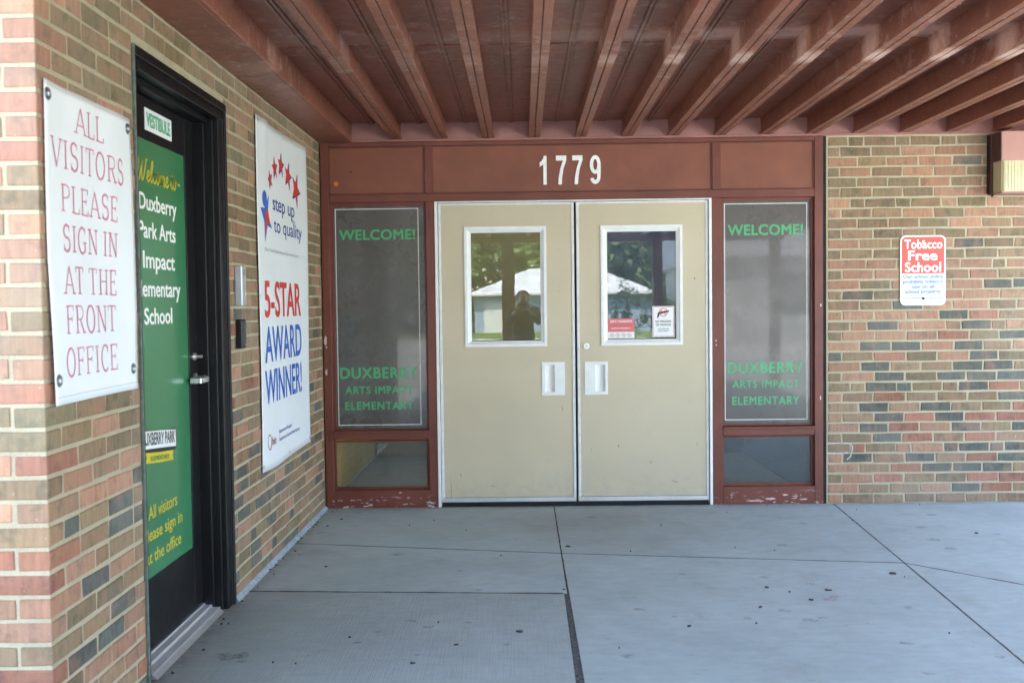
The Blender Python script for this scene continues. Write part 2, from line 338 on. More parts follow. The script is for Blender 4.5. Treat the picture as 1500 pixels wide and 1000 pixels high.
for x, y, q_ in ((.921, -2.478, .02), (1.082, -2.42, .014), (.713, -2.533, .014), (.841, -2.395, .017), (.653, -2.665, .016), (.908, -2.81, .01), (.19, -2.82, .035), (.23, -2.80, .03), (.16, -2.79, .02), (.25, -2.86, .016), (.242, -.142, .026), (.64, -1.261, .026), (.109, -1.241, .018), (1.817, -2.261, .021), (1.958, -2.37, .012), (1.708, -2.843, .02), (2.511, -2.431, .026), (2.575, -2.405, .017), (2.44, -2.298, .023), (2.802, -2.725, .021), (2.983, -2.275, .018), (3.649, -.73, .03), (3.603, -1.036, .03), (3.607, -1.24, .029), (4.006, -.92, .019), (3.854, -.395, .026), (2.485, -1.768, .022), (2.733, -1.129, .026), (1.737, -.357, .026), (1.27, -.925, .012), (1.101, -1.946, .016), (3.092, -2.883, .015), (2.762, -3.041, .019), (2.262, -2.397, .014), (.114, -.722, .024), (.45, -.5, .018), (1.0, -1.6, .02), (3.0, -.6, .02), (2.1, -1.7, .018), (1.25, -2.7, .015)):
    n = 14; ph = rnd.random()*6; bm.faces.new([bm.verts.new((x+q_*1.25*math.cos(6.2832*i/n)*(1+.25*math.sin(3*6.28*i/n+ph)), y+q_*math.sin(6.2832*i/n)*(1+.2*math.sin(2*6.28*i/n+ph)), .0012)) for i in range(n)])
link('old_stains', bm, 'patches', pav)['kind'] = 'stuff'
t = NT('pink_chalk'); trn = t.n('ShaderNodeBsdfTransparent'); mxs = t.n('ShaderNodeMixShader'); t.put(t.b.inputs['Base Color'], (.75, .30, .36)); t.put(mxs.inputs[0], t.ramp(t.noise(90, 4, .7), .45, .62, 0, .45)); t.l(trn.outputs[0], mxs.inputs[1]); t.l(t.b.outputs[0], mxs.inputs[2]); t.l(mxs.outputs[0], t.out.inputs[0]); M['chalk'] = t.m
for x, y, q_ in ((2.671, -1.893, .022), (2.690, -2.145, .035), (2.72, -2.10, .03)):
    bm = bmesh.new(); bm.faces.new([bm.verts.new((x+q_*math.cos(6.2832*i/12), y+q_*.8*math.sin(6.2832*i/12), .0014)) for i in range(12)]); link('chalk_mark', bm, 'chalk', pav)
box('apron', -40, 40, -34, -10.02, -.044, -.02, 'apron', kind='structure')  # paving beyond the canopy, extended to bounce more sun onto the ceiling
# litter: bark chips and leaf bits
bm = bmesh.new()
spots = [(1.56, -1.12, .03), (2.72, -2.0, .035), (3.12, -1.73, .035), (2.45, -1.95, .02), (1.3, -2.55, .03), (2.6, -2.15, .02), (.17, -.35, .025), (.12, -.55, .018), (3.9, -.9, .02), (.9, -2.9, .02), (2.0, -2.5, .02), (2.35, -2.25, .02), (1.05, -2.7, .018), (4.2, -1.9, .018), (.3, -1.5, .015)]
spots += [(rnd.uniform(.1, 4.4), rnd.uniform(-3.2, -.05), rnd.uniform(.004, .010)) for _ in range(26)] + [(rnd.uniform(.02, .07), rnd.uniform(-3, -.05), rnd.uniform(.006, .014)) for _ in range(22)]
for x, y, s in spots:
    a = rnd.uniform(-.5, .5); d = Vector((math.cos(a), math.sin(a), 0)); e = Vector((-d.y, d.x, 0)); n = 6
    P = [Vector((x, y, .004))+d*(s*.5*math.cos(q)*rnd.uniform(.7, 1.2))+e*(s*.28*math.sin(q)*rnd.uniform(.6, 1.2)) for q in (2*math.pi*i/n for i in range(n))]
    b0 = [bm.verts.new((p.x, p.y, .0005)) for p in P]; t0 = [bm.verts.new((p.x, p.y, p.z+rnd.uniform(0, .004))) for p in P]; bm.faces.new(t0)
    for i in range(n): bm.faces.new((b0[i], b0[(i+1) % n], t0[(i+1) % n], t0[i]))
link('litter', bm, plain('bark_chips', (.06, .05, .045), .9, var=.5, scale=60), None)['kind'] = 'stuff'
bpy.data.objects['litter']['label'] = 'bits of bark and dry leaf scattered over the concrete'

# ------------------------------------------------------------ bricks
PITCH, BH, BL = .0670, .0545, .1915
Z0 = .030-.0670*1.0                   # centre of the course below the lowest one
PAL = {'P': (.358, .200, .130), 'O': (.208, .155, .092), 'T': (.258, .174, .106), 'D': (.108, .110, .093), 'R': (.305, .140, .092), 'S': (.44, .24, .152)}
def jit(c, r): k = r.uniform(.80, 1.18); return tuple(min(.9, v*k*r.uniform(.96, 1.04)) for v in c)+(1,)
def brick_mesh(L, r, n='brick'):
    # face towards -Y, local origin at centre of the face
    j = lambda s=.0028: r.uniform(-s, s); h = L/2; v = BH/2; bm = bmesh.new(); c = .0028
    cor = [(-h+j(), -v+j()), (h+j(), -v+j()), (h+j(), v+j()), (-h+j(), v+j())]
    back = [bm.verts.new((x, .085, z)) for x, z in cor]; mid = [bm.verts.new((x, c+j(.0006), z)) for x, z in cor]
    fr = [bm.verts.new((x-math.copysign(c, x)+j(.0006), 0, z-math.copysign(c, z)+j(.0006))) for x, z in cor]
    for i in range(4):
        k = (i+1) % 4; bm.faces.new((back[i], back[k], mid[k], mid[i])); bm.faces.new((mid[i], mid[k], fr[k], fr[i]))
    bm.faces.new(fr); bmesh.ops.recalc_face_normals(bm, faces=bm.faces)
    me = bpy.data.meshes.new(n); bm.to_mesh(me); bm.free(); me.materials.append(M['brick']); return me
r5 = random.Random(5)
FULL = [brick_mesh(BL, r5) for _ in range(10)]; HALF = [brick_mesh(.090, r5) for _ in range(5)]
def corner_mesh():
    bm = bmesh.new(); j = .0012
    bxm(bm, -BL, 0, 0, .09, -BH/2, BH/2)
    for v in bm.verts: v.co += Vector([r5.uniform(-j, j) for _ in range(3)])
    bmesh.ops.bevel(bm, geom=bm.edges[:], offset=.003, segments=1, affect='EDGES'); bmesh.ops.recalc_face_normals(bm, faces=bm.faces)
    me = bpy.data.meshes.new('brick'); bm.to_mesh(me); bm.free(); me.materials.append(M['brick']); return me
CORN = [corner_mesh() for _ in range(4)]
class Stuff:
    def __init__(s): s.v, s.f, s.c = [], [], []
    def add(s, me, mat, colr):
        o = len(s.v); s.v += [tuple(mat @ v.co) for v in me.vertices]
        for p in me.polygons: s.f.append([o+i for i in p.vertices]); s.c.append(colr)
    def build(s, name, parent):
        me = bpy.data.meshes.new(name); me.from_pydata(s.v, [], s.f); a = me.attributes.new('brick_colour', 'FLOAT_COLOR', 'FACE')
        a.data.foreach_set('color', [x for c in s.c for x in c]); me.materials.append(M['brick_stuff'])
        o = bpy.data.objects.new(name, me); col.objects.link(o); o.parent = parent; o['kind'] = 'stuff'; return o
def put_brick(me, loc, rz, sx, colr, parent, stuff, single):
    if single:
        o = bpy.data.objects.new('brick', me); col.objects.link(o); o.location = loc; o.rotation_euler = (r5.uniform(-.006, .006), r5.uniform(-.004, .004), rz); o.scale = (sx, 1, 1); o.color = colr; o.parent = parent
    else: stuff.add(me, Matrix.LocRotScale(Vector(loc), Quaternion((0, 0, 1), rz), Vector((sx, 1, 1))), colr)

# right wall, courses read off the photograph: start positions along the wall and brick colour
ROWS = '''45O 145O 222T 377O 447O 595O 672O|45O 106O 257O 402P 565P 718P|45P 193T 333P 488P 652D 796T|45O 105P 260T 410P 560P 720T|45O 188O 338O 493P 643T 798P|45O 107O 262O 412O 560P 720P 880T|45P 157O 227O 377O 450T 597P 675O 817P 894T|45P 112T 262T 410P 562O 710P 867P|45T 190O 342O 492O 637P 795T 942P|45T 112T 267O 412T 568O 720P 880O|45P 202T 355T 507P 660D 807O 952T|45O 112T 267O 412T 565O 715O 875T|45P 233P 382P 530P 692P 848O 915P|45O 116P 272P 395P 550T 735P 875T|45P 202O 355P 500P 650P 805D 947D|45O 116D 270O 420T 560R 705P 885P|45T 202T 362D 510P 655P 832O 968T|45P 118P 275P 430P 588D 733R 880T|45O 157P 239D 390P 467P 622T 697D 845T 913P|45O 116P 277P 430P 582R 740O 882D|45P 203D 357D 503P 664D 804T 947P|45D 115O 270R 430O 580P 738D 879O|45P 207D 352T 502O 655D 805D 953T|45O 115P 275D 424O 579D 724D 872D|45T 157T 231D 384D 458O 608T 684D 833R 983T|45P 117T 268R 429T 580T 731T 876D|45T 198D 345T 498D 648T 799O 946R|45P 117T 273D 420R 568D 714R 868R|45P 200D 344R 495P 650D 796O 945D|45O 115O 265D 409R 562T 714R 870T|45T 159R 231O 381P 455P 613D 687D 839D 910D|45P 120D 267T 424D 574T 723R 877D|45P 199T 353R 506D 658D 804D 952T|45T 117P 270R 421T 573O 726R 882R|45P 197T 349T 497P 652D 797R 952T|45P 117T 272T 422T 574T 723T 875T'''
MX = .001342
rw = thing('brick_wall', 'multicoloured brick wall to the right of the double doors', 'wall')
st = Stuff(); rr = random.Random(11); ZC = {}
for i, row in enumerate(ROWS.split('|')):
    z = Z0+PITCH*(36-i); ZC[36-i] = z
    items = [(int(x[:-1]), x[-1]) for x in row.split()]; starts = [a for a, _ in items]; last = 0
    nxt = items[-1][0]+150
    for k, (a, c) in enumerate(items):
        b = starts[k+1] if k+1 < len(items) else nxt
        x0 = 3.334+(a-45)*MX; x1 = 3.334+(b-45)*MX-.0115; L = x1-x0
        me = rr.choice(FULL if L > .14 else HALF); base = BL if L > .14 else .09
        put_brick(me, ((x0+x1)/2, r5.uniform(-.0012, .0012), z+r5.uniform(-.001, .001)), 0, L/base, jit(PAL[c], rr), rw, st, x0 < 4.62)
    x = 3.334+(nxt-45)*MX
    while x < 8.9:
        c = rr.choice('PPTTOODR' if i < 16 else 'PTTOODDR'); put_brick(rr.choice(FULL), (x+BL/2, 0, z), 0, 1, jit(PAL[c], rr), rw, st, False); x += BL+.0115
st.build('brickwork', rw)
box('mortar', 3.322, 9, .0035, .25, -.03, 2.44, 'mortar', rw)
# wall above left door etc.: left entrance wall with its outside corner
lw = thing('brick_wall', 'brick side wall with outside corner, holding the black door and two banners', 'wall')
st = Stuff(); rl = random.Random(23); YC, DY0, DY1, DZ = -3.83, -3.142, -2.100, 2.243
B1 = (-3.805, -3.187, 1.064, 1.976); B2 = (-1.592, -.441, .498, 2.312)
cnt = 0
for k in range(1, 41):
    z = Z0+PITCH*k; up = z > 1.35
    def pick(far=False):
        if z > 1.5: return rl.choice('PTTOTOPT' if not far else 'TTOOPT')
        if z > .9: return rl.choice('PRTTDOPTTO')
        return rl.choice('PRTDOTPDTPD' if not far else 'DOTOTPTDTD')
    inview = z < 2.42
    odd = k % 2
    # corner brick: shows a stretcher on the front return and a header on the side, or the other way round
    c = rl.choice('PPPPTRS' if rl.random() < .8 else 'OT'); cc = jit(tuple(v*1.04 for v in PAL[c]), rl)
    if odd: put_brick(rl.choice(CORN), (0, YC, z), 0, 1, cc, lw, st, inview); y = YC+.09+.0115; fx = -BL-.0115
    else:
        # rotated 90 degrees: stretcher on the side wall, header on the front return
        if inview:
            o = bpy.data.objects.new('brick', rl.choice(CORN)); col.objects.link(o); o.rotation_euler = (0, 0, R(-90)); o.location = (-.09, YC, z); o.scale = (1, 1, 1); o.color = cc; o.parent = lw
        else: st.add(CORN[0], Matrix.LocRotScale(Vector((-.09, YC, z)), Quaternion((0, 0, 1), R(-90)), Vector((1, 1, 1))), cc)
        y = YC+BL+.0115; fx = -.09-.0115
    xx = fx; first = True
    while xx > -2.6:
        c = rl.choice('PPPTTORS'); put_brick(rl.choice(FULL), (xx-BL/2, YC, z), 0, 1, jit(PAL[c], rl), lw, st, inview and first); xx -= BL+.0115; first = False
    while y < -.02:
        L = BL
        if rl.random() < .07: L = .090
        ye = min(y+L, -.012)
        segs = [(y, ye)]
        if z-BH/2 < DZ:
            if ye > DY0 and y < DY1:
                segs = []
                if y < DY0-.03: segs.append((y, DY0-.004))
                if ye > DY1+.03: segs.append((DY1+.004, ye))
        for a, b in segs:
            if b-a < .02: continue
            m = (a+b)/2
            hid = any(q[0]+.03 < a and b < q[1]-.03 and q[2]+.03 < z < q[3]-.03 for q in (B1, B2))
            # rough frame test: what the wall shows between floor and soffit
            d = m+6.574; vis = abs((z-1.33)*1460/d-52*0) < 470 and (z-1.33)/d > -.352+.0
            single = inview and vis and not hid
            me = rl.choice(FULL if b-a > .13 else HALF); base = BL if b-a > .13 else .09
            far = m > -2.1
            put_brick(me, (rl.uniform(-.0012, .0012), m, z+rl.uniform(-.001, .001)), R(90), (b-a)/base, jit(PAL[pick(far)], rl), lw, st, single); cnt += single
        y = ye+.0115
print('left wall single bricks', cnt)
st.build('brickwork', lw)
ML = -.0035
bm = bmesh.new()
bxm(bm, -.28, ML, YC-ML, DY0+.004, -.03, 2.7); bxm(bm, -.28, ML, DY1-.004, .3, -.03, 2.7); bxm(bm, -.28, ML, DY0+.006, DY1-.006, DZ-.002, 2.7)
bxm(bm, -9, -.282, YC-ML, YC+.25, -.03, 3.0)
bmesh.ops.recalc_face_normals(bm, faces=bm.faces); link('mortar', bm, 'mortar', lw)
bm = bmesh.new()
prism(bm, [(.0005, 0), (.022, 0), (.006, .016), (.0005, .02)], 'y', -2.095, -.012); link('sealant_strip', bm, 'sealant', lw)

# ------------------------------------------------------------ canopy
can = thing('canopy', 'brown-red painted steel canopy with close parallel beams over the entrance', 'canopy')
CY = -9.2
bx_ = [.513+.3012*i for i in range(17)]
def beam_bm(x):
    bm = bmesh.new(); h = .038; g = .0022; z0, z1 = 2.425, 2.535
    prof = [(x-h, z0+.002), (x-h+.002, z0), (x-g-.002, z0), (x-g, z0+.002), (x-g, z0+.012), (x+g, z0+.012), (x+g, z0+.002), (x+g+.002, z0), (x+h-.002, z0), (x+h, z0+.002), (x+h, z0+.011), (x+h-.010, z0+.014), (x+h-.010, z1), (x-h+.010, z1), (x-h+.010, z0+.014), (x-h, z0+.011)]
    prism(bm, prof, 'y', CY+.05, -.006); return bm
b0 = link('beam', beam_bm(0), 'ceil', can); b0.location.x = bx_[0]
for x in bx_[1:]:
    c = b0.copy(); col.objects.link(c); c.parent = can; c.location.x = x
# deck sheets between the beams, lapped at a seam, with a raised double rib in each bay
edges = [.216]+bx_
SY = -1.80
for i in range(len(edges)-1):
    a, b = edges[i]+(.0 if i == 0 else .0285), edges[i+1]-.0285; m = (a+b)/2
    sk = rnd.uniform(-.05, .05)
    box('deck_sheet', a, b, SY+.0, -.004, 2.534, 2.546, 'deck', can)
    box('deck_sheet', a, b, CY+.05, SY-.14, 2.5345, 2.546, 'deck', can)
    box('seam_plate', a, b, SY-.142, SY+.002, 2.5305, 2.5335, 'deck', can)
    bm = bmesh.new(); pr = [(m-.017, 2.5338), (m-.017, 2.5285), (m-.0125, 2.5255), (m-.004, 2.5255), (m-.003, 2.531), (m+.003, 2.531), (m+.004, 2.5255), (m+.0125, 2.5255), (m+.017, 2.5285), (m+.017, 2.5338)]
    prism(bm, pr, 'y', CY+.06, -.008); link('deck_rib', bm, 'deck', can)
bm = bmesh.new()
for _ in range(620):                    # curled flakes of old paint along the beam edges
    k = rnd.randrange(0, 15); sx = rnd.choice((-1, 1, 1)); y = -rnd.random()**.8*3.4-.05
    if rnd.random() > .35+.5*min(1, k/4): continue
    x = bx_[k]+sx*.0385; z = 2.4255+rnd.uniform(0, .008); L = rnd.uniform(.003, .012)*(1.8 if rnd.random() < .12 else 1); h = rnd.uniform(.002, .005)
    if rnd.random() < .25: x = bx_[k]+rnd.uniform(-.034, .034); vs = [(x-h, y, 2.4245), (x+h, y+L*.3, 2.4243), (x+h*.8, y+L, 2.4235), (x-h*.6, y+L*.8, 2.4247)]
    else: vs = [(x, y, z), (x, y+L, z+rnd.uniform(-.001, .001)), (x+sx*.002, y+L*.8, z-h), (x+sx*.001, y+L*.15, z-h*.8)]
    bm.faces.new([bm.verts.new(v) for v in vs])
for _ in range(150):                    # scraped spots on beam sides
    k = rnd.randrange(3, 15); y = -rnd.random()*2.4-.1; z = 2.44+rnd.random()*.08; a = rnd.uniform(.002, .006); b = rnd.uniform(.002, .010); x = bx_[k]-.0293
    bm.faces.new([bm.verts.new(v) for v in ((x, y, z), (x, y+a, z+b*.3), (x, y+a*.8, z+b), (x, y-a*.3, z+b*.7))])
link('loose_paint', bm, 'bare', can)['kind'] = 'stuff'
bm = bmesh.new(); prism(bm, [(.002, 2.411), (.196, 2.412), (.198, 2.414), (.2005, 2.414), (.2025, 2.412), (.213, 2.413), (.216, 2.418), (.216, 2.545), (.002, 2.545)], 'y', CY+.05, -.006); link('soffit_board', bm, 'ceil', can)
bm = bmesh.new(); bxm(bm, .217, 5.42, -.004, .06, 2.428, 2.546); bxm(bm, .001, 5.42, -.012, .05, 2.413, 2.427, .002); bmesh.ops.recalc_face_normals(bm, faces=bm.faces); link('wall_plate', bm, 'lintel', can)
box('fascia', -.05, 5.47, CY-.05, CY+.045, 2.32, 2.95, 'red', can, .004)
box('fascia', 5.42, 5.47, CY+.05, 0, 2.38, 2.95, 'red', can)
box('fascia', -.05, 0, CY+.05, YC-.01, 2.38, 2.95, 'red', can)
box('roof', 0, 5.42, CY+.05, 0, 2.56, 2.93, 'roofing', can)
for x, wd in ((1.10, .20), (3.45, .15), (5.3, .15)): box('post', x-wd/2, x+wd/2, CY-.0, CY+.16, -.03, 2.42, 'red', can, .004)
# roof and dark mass of the school behind
bld = thing('school_building', 'flat-roofed school building body behind the brick entrance walls', 'building')
box('roof', -9, .3, .3, 8, 2.72, 3.0, 'roofing', bld); box('roof', 3.0, 12, .3, 8, 2.72, 3.0, 'roofing', bld); box('roof', .302, 2.998, .3, 1.55, 2.72, 3.0, 'roofing', bld); box('roof', .302, 2.998, 2.1, 8, 2.72, 3.0, 'roofing', bld); box('roof', -9, -.3, YC+.26, .29, 2.72, 3.0, 'roofing', bld); box('parapet', -.29, 12, .01, .29, 2.72, 3.0, 'red', bld)  # opening left between these roof boxes is an added skylight brightening the vestibule
box('side_wall', 9.01, 9.2, .01, 8, 0, 2.7, 'mortar', bld); box('rear_wall', -9, 9.2, 8.01, 8.2, 0, 2.7, 'mortar', bld); box('side_wall', -9.2, -9.01, -3.5, 8.2, 0, 2.7, 'mortar', bld)
# vestibule seen through the glass
box('back_wall', .02, 1.9, 2.3, 2.4, 0, 2.7, 'ochre', bld); box('back_wall', 1.92, 3.28, 2.3, 2.4, 0, 2.7, 'iblue', bld)
box('side_wall', -.27, .0, .31, 2.4, 0, 2.7, 'ochre', bld); box('side_wall', 3.29, 3.4, .26, 2.4, 0, 2.7, 'iblue', bld)
box('ceiling', 0.01, 3.28, .1, 1.6, 2.60, 2.66, 'iceil', bld); box('floor', .01, 3.28, .2, 2.29, -.03, .0, 'ifloor', bld)  # ceiling stops short beneath the added roof opening

# ------------------------------------------------------------ entrance frame with header, sidelights
fr = thing('entrance_frame', 'brown-red painted steel frame with blank header panels round the beige doors', 'frame')
def fbox(n, x0, x1, z0, z1, y0=0., y1=.09, m='red', bev=.002): return box(n, x0, x1, y0, y1, z0, z1, m, fr, bev)
fbox('post', .006, .060, -.005, 2.412); fbox('post', 3.245, 3.300, -.005, 2.412)
fbox('head_rail', .0605, 3.2445, 2.384, 2.4118)
fbox('transom_rail', .0605, 3.2445, 2.020, 2.072)
fbox('mullion', .693, .740, 2.0725, 2.3835, .001); fbox('mullion', 2.578, 2.628, 2.0725, 2.3835, .001)
fbox('mullion', .695, .752, -.005, 2.0195, .001); fbox('mullion', 2.572, 2.640, -.005, 2.0195, .001)
for x0, x1 in ((.0605, .6925), (.7405, 2.5775), (2.6285, 3.2445)):
    fbox('header_panel', x0, x1, 2.0725, 2.3835, .016, .07, 'redpanel', .0)
    bm = bmesh.new()
    for a, b, c, d in ((x0, x0+.006, 2.074, 2.382), (x1-.006, x1, 2.074, 2.382), (x0+.0061, x1-.0061, 2.376, 2.382), (x0+.0061, x1-.0061, 2.074, 2.080)): bxm(bm, a, b, .008, .0155, c, d)
    bmesh.ops.recalc_face_normals(bm, faces=bm.faces); link('panel_bead', bm, 'red', fr)
for x0, x1, za in ((.0605, .6945, .433), (2.6405, 3.2445, .437)):
    fbox('sill_rail', x0, x1, .455, .512); fbox('sill_nosing', x0, x1, .500, .516, -.014, -.0005, bev=.003)
    fbox('bottom_rail', x0, x1, -.005, .118)
box('caulk_joint', 3.301, 3.3215, .006, .08, -.005, 2.412, 'gasket', fr)
bm = bmesh.new()                      # blobs and holes on the left header panel
for x, z, r in ((.107, 2.146, .016),): prism(bm, disc(x, z, r, 14), 'y', .010, .0162)
link('rust_stain', bm, plain('orange_rust', (.55, .16, .03), .9, var=.3, scale=90), fr)
bm = bmesh.new(); prism(bm, disc(.206, 2.222, .0065, 12), 'y', .0145, .0162); link('screw_hole', bm, 'gasket', fr)

def sidelight(x0, x1, z0, z1, low0, low1, lx0, lx1, bord, words, label, side):
    t = thing('sidelight_window', label, 'window', 'sidelight windows beside the double doors')
    yg = .045
    # bead round each pane
    def bead(a0, a1, b0, b1):
        bm = bmesh.new(); s = .012
        bxm(bm, a0-s, a0, .030, .05, b0-s, b1+s, .001); bxm(bm, a1, a1+s, .030, .05, b0-s, b1+s, .001); bxm(bm, a0, a1, .031, .05, b1, b1+s, .001); bxm(bm, a0, a1, .031, .05, b0-s, b0, .001)
        bmesh.ops.recalc_face_normals(bm, faces=bm.faces); link('glazing_bead', bm, 'red', t)
    bead(x0, x1, z0, z1); bead(lx0, lx1, low0, low1)
    g = box('pane', x0-.004, x1+.004, yg, yg+.006, z0-.004, z1+.004, 'glass', t)
    box('pane', lx0-.004, lx1+.004, yg, yg+.006, low0-.004, low1+.004, 'glass', t)
    # vertical filler between glass and posts
    for a, b in ((.0605 if side == 0 else 2.6405, x0-.0122), (x1+.0122, .6945 if side == 0 else 3.2445)):
        if b-a > .002: box('reveal_strip', a, b, .028, .055, .512, 2.0195, 'red', t)
    for a, b in ((.0605 if side == 0 else 2.6405, lx0-.0122), (lx1+.0122, .6945 if side == 0 else 3.2445)):
        if b-a > .002: box('reveal_strip', a, b, .028, .055, .1185, .4545, 'red', t)
    if z1+.0122 < 2.019: box('reveal_strip', x0-.012, x1+.012, .029, .055, z1+.0122, 2.0195, 'red', t)
    if low0-.0122 > .119: box('reveal_strip', lx0-.012, lx1+.012, .029, .055, .1185, low0-.0122, 'red', t)
    f = box('graphic_film', x0, x1, yg-.0032, yg-.0012, z0, z1, 'film', t)
    pl = fac(yg-.0034); a0, a1, c0, c1 = bord; wd = .006
    strokes('border_line', [([(a0, c0), (a0, c1)], wd), ([(a1, c0), (a1, c1)], wd), ([(a0-wd/2, c1), (a1+wd/2, c1)], wd), ([(a0-wd/2, c0), (a1+wd/2, c0)], wd)], 't_fwhite', f, pl, .0004)
    for body, cx, base, wdt, cap, sp in words: text(body, 't_green', f, pl, cx, base, wdt, cap, .03, .0004, spacing=sp)
    return t
sidelight(.081, .682, .524, 1.995, .135, .433, .074, .676, (.092, .640, .548, 1.980),
    [('WELCOME!', .367, 1.779, .506, .064, 1.05), ('DUXBERRY', .364, .860, .516, .070, 1.1), ('ARTS IMPACT', .364, .757, .452, .048, 1.15), ('ELEMENTARY', .364, .651, .456, .050, 1.15)],
    'tall sidelight window left of the doors, by the inside corner, green lettering on dark film', 0)
sidelight(2.656, 3.226, .530, 1.998, .137, .437, 2.652, 3.228, (2.664, 3.205, .556, 1.982),
    [('WELCOME!', 2.933, 1.777, .496, .066, 1.05), ('DUXBERRY', 2.933, .866, .505, .070, 1.1), ('ARTS IMPACT', 2.933, .768, .444, .048, 1.15), ('ELEMENTARY', 2.933, .656, .446, .052, 1.15)],
    'tall sidelight window right of the doors, between the doors and brick wall, green lettering on dark film', 1)

def blotch(name, par, cx, cz, rx, rz, y, mat, n=14):
    shape(name, [(cx+rx*math.cos(2*math.pi*i/n)*rnd.uniform(.6, 1.2), cz+rz*math.sin(2*math.pi*i/n)*rnd.uniform(.7, 1.15)) for i in range(n)], mat, par, fac(y), .0004)
for x, z, a, b in ((.022, .905, .010, .022), (.020, 1.115, .010, .030), (.026, 1.07, .006, .010), (2.597, 1.085, .006, .008), (2.599, 1.055, .006, .007), (3.285, 1.31, .005, .012), (3.282, .70, .005, .015), (2.95, .035, .035, .008), (2.85, .022, .06, .006), (3.05, .06, .02, .006), (3.17, .03, .03, .005), (.30, .02, .02, .006), (.5, .10, .012, .005)):
    blotch('paint_chip', fr, x, z, a, b, -.0002, 'bare')
for p_ in ([(3.322, .395), (3.40, .400), (3.475, .397), (3.492, .375), (3.488, .345), (3.478, .31), (3.455, .29)], [(3.322, .335), (3.40, .330), (3.46, .338)]):
    strokes('dried_caulk', [(p_, .008)], plain('tan_caulk_smear', (.50, .47, .40), .8, var=.3, scale=50), rw, fac(-.003), .0005)

# ------------------------------------------------------------ double doors
def vision(t, x0, x1, z0, z1, gx0, gx1, gz0, gz1, y):
    bm = bmesh.new()
    def ring(a, b):       # sloped frame faces between two rectangles at given depth
        for i in range(4):
            j = (i+1) % 4; bm.faces.new([bm.verts.new(p) for p in (a[i], a[j], b[j], b[i])])
    def rc(a0, a1, b0, b1, yy): return [(a0, yy, b0), (a1, yy, b0), (a1, yy, b1), (a0, yy, b1)]
    ring(rc(x0, x1, z0, z1, y), rc(x0, x1, z0, z1, y-.008)); ring(rc(x0, x1, z0, z1, y-.008), rc(x0+.018, x1-.018, z0+.018, z1-.018, y-.008))
    ring(rc(x0+.018, x1-.018, z0+.018, z1-.018, y-.008), rc(x0+.026, x1-.026, z0+.026, z1-.026, y-.002)); ring(rc(x0+.026, x1-.026, z0+.026, z1-.026, y-.002), rc(gx0, gx1, gz0, gz1, y+.004))
    ring(rc(gx0, gx1, gz0, gz1, y+.004), rc(gx0, gx1, gz0, gz1, y+.03))
    bmesh.ops.remove_doubles(bm, verts=bm.verts, dist=1e-6); bmesh.ops.recalc_face_normals(bm, faces=bm.faces)
    f = link('window_frame', bm, 'white', t)
    bm = bmesh.new()
    for x, z in ((x0+.01, z0+.01), (x1-.01, z0+.01), (x0+.01, z1-.01), (x1-.01, z1-.01), (x0+.01, (z0+z1)/2), (x1-.01, (z0+z1)/2), ((x0+x1)/2, z0+.01), ((x0+x1)/2, z1-.01)): prism(bm, disc(x, z, .0035, 8), 'y', y-.0095, y-.0078)
    link('screw', bm, 'steel', f)
    box('gasket', gx0+.0003, gx1-.0003, y+.0085, y+.0105, gz0, gz0+.006, 'gasket', t)
    return box('pane', gx0+.0002, gx1-.0002, y+.011, y+.016, gz0+.0002, gz1-.0002, 'glass', t)
